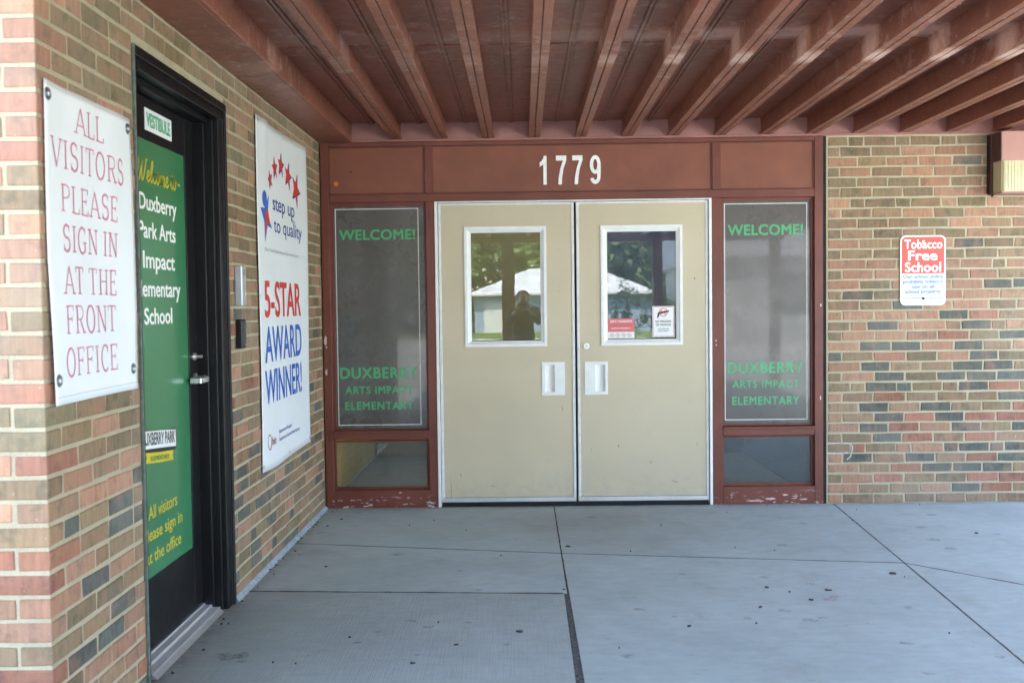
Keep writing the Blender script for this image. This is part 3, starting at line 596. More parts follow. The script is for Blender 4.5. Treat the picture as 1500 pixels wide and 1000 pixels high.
def leaf(x0, x1, lite, hinge_left, label, pull):
    t = thing('door', label, 'door', 'the pair of beige entrance doors'); y = .012; z0, z1 = .030, 2.006
    (a0, a1, c0, c1), (g0, g1, h0, h1) = lite
    bm = bmesh.new()
    (p0, p1, q0, q1), (s0, s1, w0, w1) = pull
    xs = sorted([x0+.018, a0+.005, a1-.005, x1-.018, s0-.001, s1+.001]); zs = sorted([z0+.031, c0+.005, c1-.005, z1-.012, w0-.001, w1+.001])
    for i in range(5):
        for j in range(5):
            mx_, mz_ = (xs[i]+xs[i+1])/2, (zs[j]+zs[j+1])/2
            if a0 < mx_ < a1 and c0 < mz_ < c1: continue
            for yy, flip in ((y, 0), (y+.044, 1)):
                if not flip and s0 < mx_ < s1 and w0 < mz_ < w1: continue
                q = [(xs[i], yy, zs[j]), (xs[i+1], yy, zs[j]), (xs[i+1], yy, zs[j+1]), (xs[i], yy, zs[j+1])]
                bm.faces.new([bm.verts.new(p) for p in (q if not flip else q[::-1])])
    bmesh.ops.remove_doubles(bm, verts=bm.verts, dist=1e-6); link('door_panel', bm, 'door', t)
    for a, b in ((x0, x0+.0175), (x1-.0175, x1)):
        box('edge_channel', a, b, y-.004, y+.048, z0+.0305, z1, 'worn_white', t, .0015)
    box('edge_channel', x0+.018, x1-.018, y-.003, y+.047, z1-.0115, z1, 'worn_white', t)
    b = box('bottom_channel', x0, x1, y-.006, y+.048, z0, z0+.030, 'alu', t, .0015)
    bm = bmesh.new()
    for k in range(5): prism(bm, disc(x0+.08+k*.18, z0+.015, .004, 8), 'y', y-.0075, y-.0058)
    link('rivet', bm, 'steel', b)
    box('sweep', x0+.004, x1-.004, y+.002, y+.03, .003, z0-.0005, 'gasket', t)
    vision(t, a0, a1, c0, c1, g0, g1, h0, h1, y)
    (p0, p1, q0, q1), (s0, s1, w0, w1) = pull
    p = bmesh.new(); yf = y-.005
    X = [p0, s0, s1, p1]; Z = [q0, w0, w1, q1]
    for i in range(3):
        for j in range(3):
            if i == 1 and j == 1: continue
            p.faces.new([p.verts.new(v) for v in ((X[i], yf, Z[j]), (X[i+1], yf, Z[j]), (X[i+1], yf, Z[j+1]), (X[i], yf, Z[j+1]))])
    for (u0, v0), (u1, v1) in (((p0, q0), (p1, q0)), ((p1, q0), (p1, q1)), ((p1, q1), (p0, q1)), ((p0, q1), (p0, q0))): p.faces.new([p.verts.new(v) for v in ((u0, yf, v0), (u0, y, v0), (u1, y, v1), (u1, yf, v1))])
    bmesh.ops.remove_doubles(p, verts=p.verts, dist=1e-6); bmesh.ops.recalc_face_normals(p, faces=p.faces)
    pp = link('pull_plate', p, 'white', t)
    p = bmesh.new()
    prof = [(s0, yf), (s0+.004, y-.001), (s0+.012, y+.012), (s0+.030, y+.020), (s1-.014, y+.024), (s1-.003, y+.022), (s1, yf)]
    V = [[p.verts.new((a, b, z)) for a, b in prof] for z in (w0, w1)]
    for i in range(len(prof)-1): p.faces.new((V[0][i], V[0][i+1], V[1][i+1], V[1][i]))
    p.faces.new(V[0]); p.faces.new(V[1][::-1]); link('finger_recess', p, 'white', pp)
    return t
dl = leaf(.776, 1.669, ((.945, 1.486, 1.061, 1.852), (.988, 1.446, 1.099, 1.812)), True, 'left beige entrance door, its small window without stickers', ((1.448, 1.600, .736, .955), (1.468, 1.534, .757, .936)))
dr = leaf(1.684, 2.549, ((1.843, 2.381, 1.060, 1.850), (1.886, 2.340, 1.100, 1.808)), False, 'right beige entrance door, round lock and two stickers on its window', ((1.732, 1.884, .737, .955), (1.801, 1.867, .758, .935)))
bm = bmesh.new(); cyl(bm, (1.744, .012, 1.058), (1.744, .003, 1.058), .0205, 24, .018); k = link('lock_cylinder', bm, 'steel', dr); bm = bmesh.new(); cyl(bm, (1.744, .003, 1.058), (1.744, -.002, 1.058), .012, 20); link('lock_core', bm, 'worn_white', k)
jb = thing('door_jamb', 'thin white metal jamb trim around the beige doors', 'door frame')
box('jamb_trim', .7525, .772, -.004, .06, -.004, 2.0195, 'white', jb, .0015); box('jamb_trim', 2.553, 2.5715, -.004, .06, -.004, 2.0195, 'white', jb, .0015)
box('jamb_trim', .7725, 2.5525, -.004, .06, 2.010, 2.0195, 'worn_white', jb, .001)
box('threshold', .7725, 2.5525, .0, .09, -.004, .002, 'gasket', jb)
box('meeting_strip', 1.6705, 1.6825, .028, .052, .005, 2.005, 'gasket', jb)

for d_, L_ in ((dl, [([(.835, .165), (.838, .10), (.835, .05)], .0022), ([(1.10, .14), (1.13, .13)], .002), ([(.90, .22), (.905, .20)], .003), ([(1.25, .09), (1.34, .083)], .0018), ([(1.58, .66), (1.585, .63)], .002)]), (dr, [([(2.46, 1.50), (2.462, 1.49)], .006), ([(1.95, .40), (1.953, .385)], .004), ([(1.80, .12), (1.90, .11)], .0018), ([(2.3, .16), (2.34, .15)], .0025), ([(2.05, .08), (2.2, .07)], .0015)])):
    for q_ in L_: strokes('scuff', [q_], 't_grey' if q_[1] < .002 else 'dirt', d_, fac(.012), .0004)
# stickers inside the right-hand pane
pg = fac(.0225)
s = box('notice_sticker', 1.888, 2.062, .0206, .0222, 1.104, 1.237, 'paper', label='red and white notice sticker in the lower left of the right door window', cat='sticker')
s.name = 'notice_sticker'
s = bpy.data.objects['notice_sticker']
shape('red_print', [(1.888, 1.149), (2.062, 1.149), (2.062, 1.237), (1.888, 1.237)], 't_pinkred', s, fac(.0206), .0005)
text('ZERO TOLERANCE', 't_white', s, fac(.0206), 1.975, 1.212, .145, .013, .02, .001); text('no weapons or drugs on', 't_maroon', s, fac(.0206), 1.975, 1.19, .14, .009, .0, .001)
text('SCHOOL PROPERTY', 't_white', s, fac(.0206), 1.975, 1.168, .13, .008, .01, .001)
ic = []
for i in range(4):
    cx = 1.915+i*.038; d = disc(cx, 1.127, .0135, 16); ic.append((d+[d[0]], .0018)); ic.append(([(cx-.009, 1.136), (cx+.009, 1.118)], .0018)); ic.append(([(cx-.006, 1.124), (cx+.007, 1.13)], .003))
strokes('icon_row', ic, 't_maroon', s, fac(.0206), .001)
s = box('weapons_sign', 2.182, 2.326, .0200, .0216, 1.112, 1.315, 'paper', label='white no firearms sticker in the lower right of the right door window', cat='sticker'); q = fac(.0200)
rim = rrect(2.187, 2.321, 1.117, 1.310, .008, 3); strokes('border_line', [(rim+[rim[0]], .003)], 't_pinkred', s, q, .0004)
c = disc(2.254, 1.275, .026, 24); strokes('prohibition_ring', [(c+[c[0]], .0045), ([(2.236, 1.293), (2.272, 1.257)], .0045)], 't_red', s, q, .0012)
shape('pistol_print', [(2.212, 1.238), (2.222, 1.240), (2.230, 1.262), (2.243, 1.266), (2.290, 1.276), (2.292, 1.288), (2.226, 1.279), (2.218, 1.272)], 't_black', s, q, .0006)
for i, (b, wd, cp) in enumerate((('NO FIREARMS', .104, .0135), ('OR WEAPONS', .100, .0135), ('ALLOWED ON', .07, .008), ('THIS PROPERTY', .078, .008))):
    text(b, 't_black', s, q, 2.254, (1.208, 1.186, 1.162, 1.148)[i], wd, cp, .02, .0006)
# white ledge behind the glass
box('inner_sill_ledge', 1.9, 2.335, .060, .11, 1.085, 1.170, 'paper', label='white ledge standing behind the lower edge of the right door window', cat='ledge')

# ------------------------------------------------------------ house number
q = fac(.0155)
def ring_pts(cx, cy, rx, ry, a0, a1, n): return [(cx+rx*math.cos(R(a0+(a1-a0)*i/n)), cy+ry*math.sin(R(a0+(a1-a0)*i/n))) for i in range(n+1)]
DIG = {'1': [[(.52, 0), (.95, 0), (.95, 1), (.60, 1), (.50, .90), (.30, .82), (.05, .77), (.05, .62), (.52, .70)]],
       '7': [[(0, 1), (1, 1), (1, .84), (.72, .55), (.60, .28), (.54, 0), (.20, 0), (.26, .28), (.42, .56), (.68, .83), (0, .83)]],
       '9': [ring_pts(.5, .68, .5, .32, 0, 360, 28), ring_pts(.5, .68, .20, .185, 0, 360, 28)]}
def digit(ch, x0, x1, lab):
    z0, h = 2.122, .188; w_ = x1-x0; bm = bmesh.new(); P = lambda p: (x0+p[0]*w_, z0+p[1]*h)
    ya, yb = .0155, .0105
    if ch != '9': prism(bm, [P(p) for p in DIG[ch][0]], 'y', ya, yb)
    else:
        def band(outer, inner, closed):
            n = len(outer)
            O = [[bm.verts.new((P(p)[0], y, P(p)[1])) for p in outer] for y in (ya, yb)]; I = [[bm.verts.new((P(p)[0], y, P(p)[1])) for p in inner] for y in (ya, yb)]
            for i in range(n-1):
                bm.faces.new((O[1][i], O[1][i+1], I[1][i+1], I[1][i])); bm.faces.new((O[0][i], O[0][i+1], O[1][i+1], O[1][i])); bm.faces.new((I[0][i], I[0][i+1], I[1][i+1], I[1][i]))
            if not closed:
                for i in (0, n-1): bm.faces.new((O[0][i], O[1][i], I[1][i], I[0][i]))
        # bowl up to the stem, then one sweep from the bowl's right side down to the hook
        band(ring_pts(.5, .675, .5, .325, 12, 345, 26), ring_pts(.5, .675, .19, .19, 12, 345, 26), True)
        out = [(1, .75), (1, .62), (1, .40), (.97, .22)]+ring_pts(.5, .235, .47, .235, -5, -170, 12)
        inn = [(.69, .75), (.69, .62), (.69, .40), (.67, .24)]+ring_pts(.5, .235, .17, .095, -5, -170, 12)
        ya2, yb2 = ya, yb; ya, yb = .0155, .0102; band(out, inn, False); ya, yb = ya2, yb2
        bmesh.ops.recalc_face_normals(bm, faces=bm.faces)
    o = link('house_number_digit', bm, 't_white'); tag(o, lab, 'house number', 'house number digits over the doors')
for a_ in (('1', 1.446, 1.497, 'white digit 1, first of the house number over the doors'), ('7', 1.556, 1.624, 'white digit 7 right after the 1 over the doors'), ('7', 1.663, 1.731, 'white digit 7 just before the 9 over the doors'), ('9', 1.778, 1.849, 'white digit 9, last of the house number over the doors')): digit(*a_)

# ------------------------------------------------------------ tobacco sign
TX, TZ = 3.949, 1.5285
ts = thing('tobacco_free_sign', 'small red and white tobacco free school sign on the right brick wall', 'sign')
def plate(name, x0, x1, z0, z1, r, ya, yb, mat, par):
    bm = bmesh.new(); prism(bm, rrect(x0, x1, z0, z1, r), 'y', ya, yb); return link(name, bm, mat, par)
plate('sign_plate', 3.801, 4.097, 1.300, 1.757, .035, -.008, -.0055, 'paper', ts)
q = fac(-.0081); P = [p for p in rrect(3.811, 4.087, 1.310, 1.747, .028) if p[1] > 1.515] + []
top = [(4.087, 1.508)]+[p for p in rrect(3.811, 4.087, 1.2, 1.747, .028) if p[1] > 1.60]+[(3.811, 1.508)]
sp = shape('red_field', top, 's_red', ts, q, .0004)
text('Tobacco', 't_white', ts, q, TX+.002, 1.672, .248, .056, .028, .001, spacing=1.04); text('Free', 't_white', ts, q, TX-.002, 1.596, .192, .060, .036, .001, spacing=1.04); text('School', 't_white', ts, q, TX, 1.520, .236, .060, .031, .001, spacing=1.04)
for i, (b, wd) in enumerate((('Our school policy', .262), ('prohibits tobacco', .264), ('use on all', .146), ('school property.', .240))): text(b, 't_sblue', ts, q, TX+.002, 1.478-i*.0327, wd, .0225, .03, .0006)
text('Your cooperation is appreciated', 't_sblue', ts, q, TX, 1.345, .266, .013, .012, .0006)
strokes('small_print', [([(3.85, 1.328), (4.06, 1.328)], .002)], 't_grey', ts, q, .0006)
for z in (1.716, 1.345):
    bm = bmesh.new(); cyl(bm, (TX+.002, -.0085, z), (TX+.002, -.013, z), .009, 12, .007); link('screw', bm, 'steel' if z > 1.5 else 'gasket', ts)

# ------------------------------------------------------------ wall lamp
wl = thing('wall_lamp', 'boxy wall lamp, brown housing over a yellowed lens, high on the right brick wall', 'wall lamp')
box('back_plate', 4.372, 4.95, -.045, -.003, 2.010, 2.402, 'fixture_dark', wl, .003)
box('housing', 4.381, 4.94, -.170, -.0455, 2.214, 2.400, 'fixture', wl, .003)
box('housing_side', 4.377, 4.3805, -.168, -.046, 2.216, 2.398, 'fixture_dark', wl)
bm = bmesh.new(); prism(bm, [(4.386, -.046), (4.386, -.150), (4.398, -.164), (4.93, -.164), (4.936, -.150), (4.936, -.046)], 'z', 2.020, 2.2135); link('lens', bm, 'lens', wl)
bm = bmesh.new()
for k in range(26): bxm(bm, 4.405+k*.0205, 4.411+k*.0205, -.1665, -.1641, 2.024, 2.212)
link('lens_rib', bm, 'lens', wl)
box('lens_rim', 4.384, 4.94, -.168, -.0455, 2.008, 2.0195, 'fixture', wl, .002)
bm = bmesh.new(); cyl(bm, (4.387, -.03, 2.0), (4.387, -.03, 2.012), .008, 10); link('thumb_screw', bm, 'gasket', wl)
bm = bmesh.new(); cyl(bm, (4.366, -.006, 2.02), (4.366, -.006, 2.40), .004, 8); link('cable', bm, 'gasket', wl)

# ------------------------------------------------------------ black side door
sdoor = thing('side_door', 'black aluminium side door with a green vinyl glass panel, in the left brick wall', 'door')
def sbox(n, x0, x1, y0, y1, z0, z1, m='black', bev=.002, par=None): return box(n, x0, x1, y0, y1, z0, z1, m, par or sdoor, bev)
# jamb: outer casing proud of the brick, then steps back to the leaf
def jamb(ya, yb, s):       # ya = outer edge, s = +1 for the near jamb (opening towards +Y)
    sbox('jamb', -.12, .002, ya, ya+s*.028, -.002, 2.205)
    sbox('jamb', -.125, -.012, ya+s*.0285, ya+s*.055, -.002, 2.165)
    sbox('jamb', -.13, -.050, ya+s*.0555, ya+s*.09, -.002, 2.14)
jamb(DY0+.002, 0, 1)
ya = DY1-.002
sbox('jamb', -.12, .012, ya-.034, ya, -.002, 2.205); sbox('jamb', -.125, .004, ya-.100, ya-.0345, -.002, 2.165)
sbox('jamb', -.13, -.016, ya-.118, ya-.1005, -.002, 2.155); sbox('jamb', -.135, -.050, ya-.135, ya-.1185, -.002, 2.14)
sbox('jamb_edge_line', .0122, .0150, ya-.036, ya-.033, .0, 2.205, 'blackline', 0); sbox('jamb_edge_line', .0042, .007, ya-.0385, ya-.0352, .0, 2.165, 'blackline', 0)
sbox('head', -.12, .012, DY0+.002, ya, 2.2055, 2.241); sbox('head', -.125, .004, DY0+.037, ya-.0345, 2.1655, 2.205); sbox('head', -.13, -.040, DY0+.079, ya-.1005, 2.1405, 2.165)
sbox('head_edge_line', .0122, .0150, DY0+.002, ya, 2.2045, 2.2075, 'blackline', 0); sbox('head_edge_line', .0042, .007, DY0+.037, ya-.0345, 2.164, 2.1665, 'blackline', 0)
box('caulk_bead', .0005, .010, DY0-.007, DY0+.0015, 0, 2.243, 'caulk', sdoor, .001); box('caulk_bead', .0005, .006, DY1-.0015, DY1+.004, 0, 2.243, 'caulk', sdoor, .001)
LY0, LY1, LZ0, LZ1, LX = -3.040, -2.238, .048, 2.138, -.100
GY0, GY1, GZ0, GZ1 = -2.952, -2.345, .311, 1.978
lf = sbox('door_leaf', LX-.045, LX-.006, LY0, LY1, LZ0, LZ1, 'black', 0)
for a, b, c, d in ((LY0, GY0, LZ0, LZ1), (GY1, LY1, LZ0, LZ1), (GY0+.0005, GY1-.0005, GZ1, LZ1), (GY0+.0005, GY1-.0005, LZ0, GZ0)): sbox('stile', LX-.0055, LX+.004, a, b, c, d, 'black', .0015, lf)
fp = box('green_film', LX-.0055, LX-.001, GY0+.0006, GY1-.0006, GZ0, GZ1, 'green_film', sdoor)
q = lef(LX-.001); gc = -2.652
def cursive():
    # simple joined-up hand for the words of the greeting
    L = {'W': [(0, .85), (.10, 1), (.16, .8), (.2, .1), (.3, .05), (.46, .8), (.48, .9), (.47, .5), (.52, .05), (.64, .1), (.78, .7), (.84, 1), (.92, .96)],
         'e': [(0, .12), (.16, .24), (.24, .4), (.16, .5), (.07, .36), (.08, .1), (.18, .0), (.34, .14)],
         'l': [(0, .12), (.14, .4), (.22, .85), (.17, 1), (.09, .85), (.08, .2), (.16, .0), (.28, .14)],
         'c': [(0, .14), (.14, .44), (.24, .48), (.28, .4), (.2, .48), (.1, .36), (.08, .12), (.18, 0), (.34, .14)],
         'o': [(0, .14), (.1, .4), (.2, .48), (.08, .34), (.08, .1), (.18, 0), (.28, .14), (.28, .38), (.2, .48), (.26, .4), (.38, .42)],
         'm': [(0, .14), (.06, .46), (.08, 0), (.09, .3), (.18, .48), (.24, .38), (.24, 0), (.26, .3), (.35, .48), (.41, .38), (.41, .06), (.48, 0), (.56, .14)],
         't': [(0, .14), (.14, .5), (.17, .9), (.12, .2), (.18, .0), (.3, .14)]}
    out = []; x = 0
    for ch in 'Welcome to':
        if ch == ' ': x += .16; continue
        pts = [(x+a, b) for a, b in L[ch]]; sm = []
        for i in range(len(pts)-1):
            p0, p1, p2, p3 = pts[max(0, i-1)], pts[i], pts[i+1], pts[min(len(pts)-1, i+2)]
            for k in range(5):
                u = k/5; sm.append(tuple(.5*((2*p1[j])+(-p0[j]+p2[j])*u+(2*p0[j]-5*p1[j]+4*p2[j]-p3[j])*u*u+(-p0[j]+3*p1[j]-3*p2[j]+p3[j])*u**3) for j in (0, 1)))
        sm.append(pts[-1]); out.append(sm)
        if ch == 't': out.append([(x+.02, .62), (x+.3, .66)])
        x += L[ch][-1][0]-.02
    out.append([(x+.15, .3), (x+.22, .36), (x+.30, .3), (x+.38, .34)]); return out, x+.38
cu, cw = cursive(); W0, W1 = -2.875, -2.405
strokes('lettering', [([(W0+(a+.12*b)*(W1-W0)/cw, 1.822+b*.082) for a, b in s_], .0085) for s_ in cu], 't_yellow', fp, q, .0006)
for b, cx, base, wd, cap in (('Duxberry', -2.652, 1.713, .405, .060), ('Park Arts', -2.665, 1.606, .395, .060), ('Impact', -2.655, 1.492, .345, .062), ('Elementary', -2.668, 1.383, .485, .060), ('School', -2.678, 1.277, .300, .060)):
    text(b, 't_white', fp, q, cx, base, wd, cap, .026, .0006)
for b, cx, base, wd, cap in (('All visitors', -2.680, .533, .310, .050), ('please sign in', -2.680, .452, .425, .048), ('at the office', -2.678, .366, .380, .048)):
    text(b, 't_yellow', fp, q, cx, base, wd, cap, .010, .0006)
# name banner and ribbon (the mascot that stood behind them is left out)
bn = shape('name_banner', [(-2.905, .800)]+[(-2.905+i*.0388, .800-.012*math.sin(i*math.pi/10)-.004*i) for i in range(1, 10)]+[(-2.515, .764), (-2.515, .850)]+[(-2.515-i*.0388, .850-.006*math.sin(i*math.pi/10)+.0036*i) for i in range(1, 10)]+[(-2.905, .886)], 't_black', fp, q, .0004)
shape('name_field', [(-2.898, .810), (-2.700, .792), (-2.522, .774), (-2.522, .842), (-2.700, .860), (-2.898, .878)], 't_white', fp, q, .0008)
text('DUXBERRY PARK', 't_black', fp, q, -2.710, .808, .355, .046, .03, .0012, slope=-.09)
shape('ribbon', [(-2.850, .752), (-2.700, .735), (-2.552, .722), (-2.562, .742), (-2.552, .762), (-2.700, .775), (-2.850, .792), (-2.840, .772)], 't_yellow', fp, q, .0005)
text('ELEMENTARY', 't_dgreen', fp, q, -2.700, .745, .20, .018, .02, .0012, slope=-.09)
vs = thing('vestibule_sign', 'small white sign with green bubble letters reading VESTIBULE at the top of the black door', 'sign')
box('sign_card', LX+.0045, LX+.006, -2.790, -2.503, 2.014, 2.098, 'paper', vs)
q2 = lef(LX+.006); text('VESTIBULE', 't_dgreen', vs, q2, -2.648, 2.033, .252, .048, .05, .0005); text('VESTIBULE', 't_mint', vs, q2, -2.648, 2.0345, .246, .045, .018, .0012)
# lever, deadbolt, threshold
bm = bmesh.new(); cyl(bm, (LX+.004, -2.285, 1.032), (LX+.012, -2.285, 1.032), .024, 24); cyl(bm, (LX+.012, -2.285, 1.035), (LX+.052, -2.285, 1.035), .010, 16); hd = link('lever_handle', bm, 'steel', sdoor, False)
box('grip', LX+.0125, LX+.060, -2.372, -2.262, 1.016, 1.041, 'steel', hd, .003)
bm = bmesh.new(); cyl(bm, (LX+.004, -2.285, 1.128), (LX+.013, -2.285, 1.128), .0175, 24, .015); k = link('deadbolt', bm, 'steel', sdoor)
bm = bmesh.new(); cyl(bm, (LX+.013, -2.285, 1.128), (LX+.040, -2.285, 1.128), .0065, 12); link('key_stub', bm, 'steel', k)
th = bmesh.new(); prism(th, [(-.13, -.002), (-.13, .040), (-.092, .040), (-.088, .031), (-.060, .029), (-.056, .020), (-.03, .019), (-.004, .0), (.0, -.002)], 'y', DY0+.101, DY1-.137); link('threshold', th, 'alu', sdoor)
th = bmesh.new(); bxm(th, -.055, -.020, DY0+.11, DY1-.14, .0195, .0215); bxm(th, -.088, -.058, DY0+.11, DY1-.14, .0305, .0325); bmesh.ops.recalc_face_normals(th, faces=th.faces); link('threshold_tread', th, 'worn_white', sdoor)
box('door_backing', -.26, -.16, DY0-.05, DY1+.05, 0, 2.3, 'gasket', sdoor)

# ------------------------------------------------------------ intercom and card reader
ic = thing('intercom', 'narrow silver intercom box on brick just right of the black door', 'intercom')
box('housing', .0, .034, -1.985, -1.915, 1.345, 1.530, 'grey_plastic', ic, .004); box('face', .0343, .036, -1.977, -1.923, 1.352, 1.523, 'alu', ic)
bm = bmesh.new()
for k in range(5): bxm(bm, .0362, .0370, -1.968, -1.932, 1.485+k*.006, 1.487+k*.006)
link('speaker_slot', bm, 'gasket', ic)
bm = bmesh.new(); cyl(bm, (.0362, -1.95, 1.40), (.040, -1.95, 1.40), .010, 16); link('button', bm, 'worn_white', ic)
cr = thing('card_reader', 'small black card reader on brick below the silver intercom', 'card reader')
box('housing', .0, .030, -1.985, -1.915, 1.148, 1.282, 'black', cr, .005); box('face', .0303, .032, -1.978, -1.922, 1.158, 1.272, 'blackline', cr)
bm = bmesh.new(); cyl(bm, (.0322, -1.930, 1.165), (.0335, -1.930, 1.165), .004, 10); link('indicator_light', bm, 'alu', cr)

# ------------------------------------------------------------ banners
def cloth(name, y0, y1, z0, z1, warp, mat, par, ny=28, nz=40, thick=.0012, edge=None):
    bm = bmesh.new(); q = lef(0, warp); G = []
    for e in (0, -thick):
        G.append([[bm.verts.new(q.at(*( (y0+(y1-y0)*i/ny, z0+(z1-z0)*j/nz) if not edge else edge(i/ny, j/nz)), e)) for j in range(nz+1)] for i in range(ny+1)])
    for g in G:
        for i in range(ny):
            for j in range(nz): bm.faces.new((g[i][j], g[i+1][j], g[i+1][j+1], g[i][j+1]))
    A, B = G
    ring = [(i, 0) for i in range(ny)]+[(ny, j) for j in range(nz)]+[(i, nz) for i in range(ny, 0, -1)]+[(0, j) for j in range(nz, 0, -1)]
    for k in range(len(ring)):
        a, b = ring[k], ring[(k+1) % len(ring)]; bm.faces.new((A[a[0]][a[1]], A[b[0]][b[1]], B[b[0]][b[1]], B[a[0]][a[1]]))
    bmesh.ops.recalc_face_normals(bm, faces=bm.faces); return link(name, bm, mat, par, True)
def w1(y, z):
    s, t_ = (y-B1[0])/(B1[1]-B1[0]), (z-B1[2])/(B1[3]-B1[2])
    d = .006+.0022*math.sin(s*7+t_*2.5)+.0014*math.sin(t_*7+s*3)+.002*math.sin(s*16-t_*5)*t_
    d += .030*max(0, 1-s*3.2)**1.5*max(0, .45-t_)                       # lower left corner lifts off the wall
    d += .012*max(0, s-.75)*max(0, .35-abs(t_-.3))*4
    return max(.003, d)
bn1 = thing('visitor_banner', 'white banner with pink serif capitals left of the black door', 'banner')
cl = cloth('banner_sheet', *B1, w1, 'banner', bn1)
q = lef(0, w1)
SE = {'A': (.52, [([(.06, 0), (.5, 1)], 0), ([(.5, 1), (.94, 0)], 1), ([(.2, .33), (.8, .33)], 0)], [(.06, 0), (.94, 0)]),
 'L': (.40, [([(.2, 0), (.2, 1)], 1), ([(.2, .01), (.9, .01)], 0), ([(.92, 0), (.92, .2)], 0)], [(.2, 0), (.2, 1)]),
 'V': (.50, [([(.06, 1), (.5, 0)], 1), ([(.5, 0), (.94, 1)], 0)], [(.06, 1), (.94, 1)]),
 'I': (.24, [([(.5, 0), (.5, 1)], 1)], [(.5, 0), (.5, 1)]),
 'T': (.46, [([(.5, 0), (.5, 1)], 1), ([(.06, .99), (.94, .99)], 0), ([(.06, 1), (.06, .82)], 0), ([(.94, 1), (.94, .82)], 0)], [(.5, 0)]),
 'E': (.42, [([(.2, 0), (.2, 1)], 1), ([(.2, .01), (.9, .01)], 0), ([(.2, .99), (.88, .99)], 0), ([(.2, .53), (.68, .53)], 0), ([(.9, 0), (.9, .2)], 0), ([(.88, 1), (.88, .82)], 0), ([(.68, .43), (.68, .63)], 0)], [(.2, 0), (.2, 1)]),
 'F': (.40, [([(.2, 0), (.2, 1)], 1), ([(.2, .99), (.9, .99)], 0), ([(.2, .53), (.7, .53)], 0), ([(.9, 1), (.9, .82)], 0), ([(.7, .43), (.7, .63)], 0)], [(.2, 0), (.2, 1)]),
 'H': (.54, [([(.2, 0), (.2, 1)], 1), ([(.8, 0), (.8, 1)], 1), ([(.2, .53), (.8, .53)], 0)], [(.2, 0), (.2, 1), (.8, 0), (.8, 1)]),
 'N': (.54, [([(.16, 0), (.16, 1)], 0), ([(.16, 1), (.84, 0)], 1), ([(.84, 0), (.84, 1)], 0)], [(.16, 0), (.16, 1), (.84, 1)])}
def ell(cx, cy, rx, ry, a0, a1, n=14): return [(cx+rx*math.cos(R(a0+(a1-a0)*i/n)), cy+ry*math.sin(R(a0+(a1-a0)*i/n))) for i in range(n+1)]
SE['O'] = (.50, [(ell(.5, .5, .4, .5, 0, 360, 26), 1)], [])
SE['C'] = (.46, [(ell(.55, .5, .42, .5, 50, 310, 22), 1), ([(.84, .98), (.84, .74)], 0)], [])
SE['G'] = (.52, [(ell(.52, .5, .42, .5, 50, 310, 22), 1), ([(.80, .98), (.80, .76)], 0), ([(.80, .08), (.80, .42)], 1), ([(.62, .42), (.96, .42)], 0)], [])
SE['S'] = (.40, [(ell(.5, .76, .34, .24, 40, 270, 14)+ell(.5, .27, .38, .26, 80, -145, 14), 1), ([(.80, .98), (.80, .78)], 0), ([(.16, .02), (.16, .24)], 0)], [])
SE['P'] = (.44, [([(.2, 0), (.2, 1)], 1), ([(.2, .99), (.5, .99)]+ell(.5, .75, .40, .24, 90, -90, 10)+[(.2, .50)], 0)], [(.2, 0), (.2, 1)])
SE['R'] = (.50, [([(.2, 0), (.2, 1)], 1), ([(.2, .99), (.5, .99)]+ell(.5, .75, .34, .24, 90, -90, 10)+[(.2, .50)], 0), ([(.5, .5), (.9, 0)], 1)], [(.2, 0), (.2, 1), (.9, 0)])
def serif(body, y0, y1, base, cap):
    tot = sum(SE[c][0]+.07 if c != ' ' else .22 for c in body)-.07; k = (y1-y0)/tot; x = 0; out = []
    for c in body:
        if c == ' ': x += .22; continue
        w_, ss, se = SE[c]
        for pts, th_ in ss: out.append(([(y0+(x+a*w_)*k, base+b*cap) for a, b in pts], .0070 if th_ else .0042))
        for a, b in se:
            px = y0+(x+a*w_)*k; hw = .0115; zz = base+(b*cap-.002 if b > .5 else .002); out.append(([(px-hw, zz), (px+hw, zz)], .004))
        x += w_+.07
    return out
for b, y0, y1, base, cap in (('ALL', -3.612, -3.412, 1.858, .077), ('VISITORS', -3.768, -3.268, 1.742, .083), ('PLEASE', -3.712, -3.322, 1.618, .079), ('SIGN IN', -3.712, -3.325, 1.503, .077), ('AT THE', -3.716, -3.335, 1.380, .080), ('FRONT', -3.714, -3.345, 1.264, .082), ('OFFICE', -3.728, -3.340, 1.140, .082)):
    o = strokes('lettering', serif(b, y0, y1, base, cap), 't_pink', cl, q, .0012)
strokes('hem_line', [([(B1[0]+.01+i*.0598, B1[2]+.022) for i in range(11)], .0016)], 't_grey', cl, q, .0008)
strokes('hem_line', [([(B1[0]+.01+i*.0598, B1[3]-.012) for i in range(11)], .0014)], 't_grey', cl, q, .0008)
for y, z in ((-3.786, 1.937), (-3.214, 1.940), (-3.781, 1.134), (-3.222, 1.134)):
    g = bmesh.new(); x = w1(y, z); cyl(g, (x+.0005, y, z), (x+.0035, y, z), .0185, 20, .016); k = link('grommet', g, plain('aged_grommet', (.16, .19, .20), .4, .6), bn1)
    g = bmesh.new(); cyl(g, (x+.0035, y, z), (x+.008, y, z), .0075, 12, .006); link('screw', g, 'steel', k)

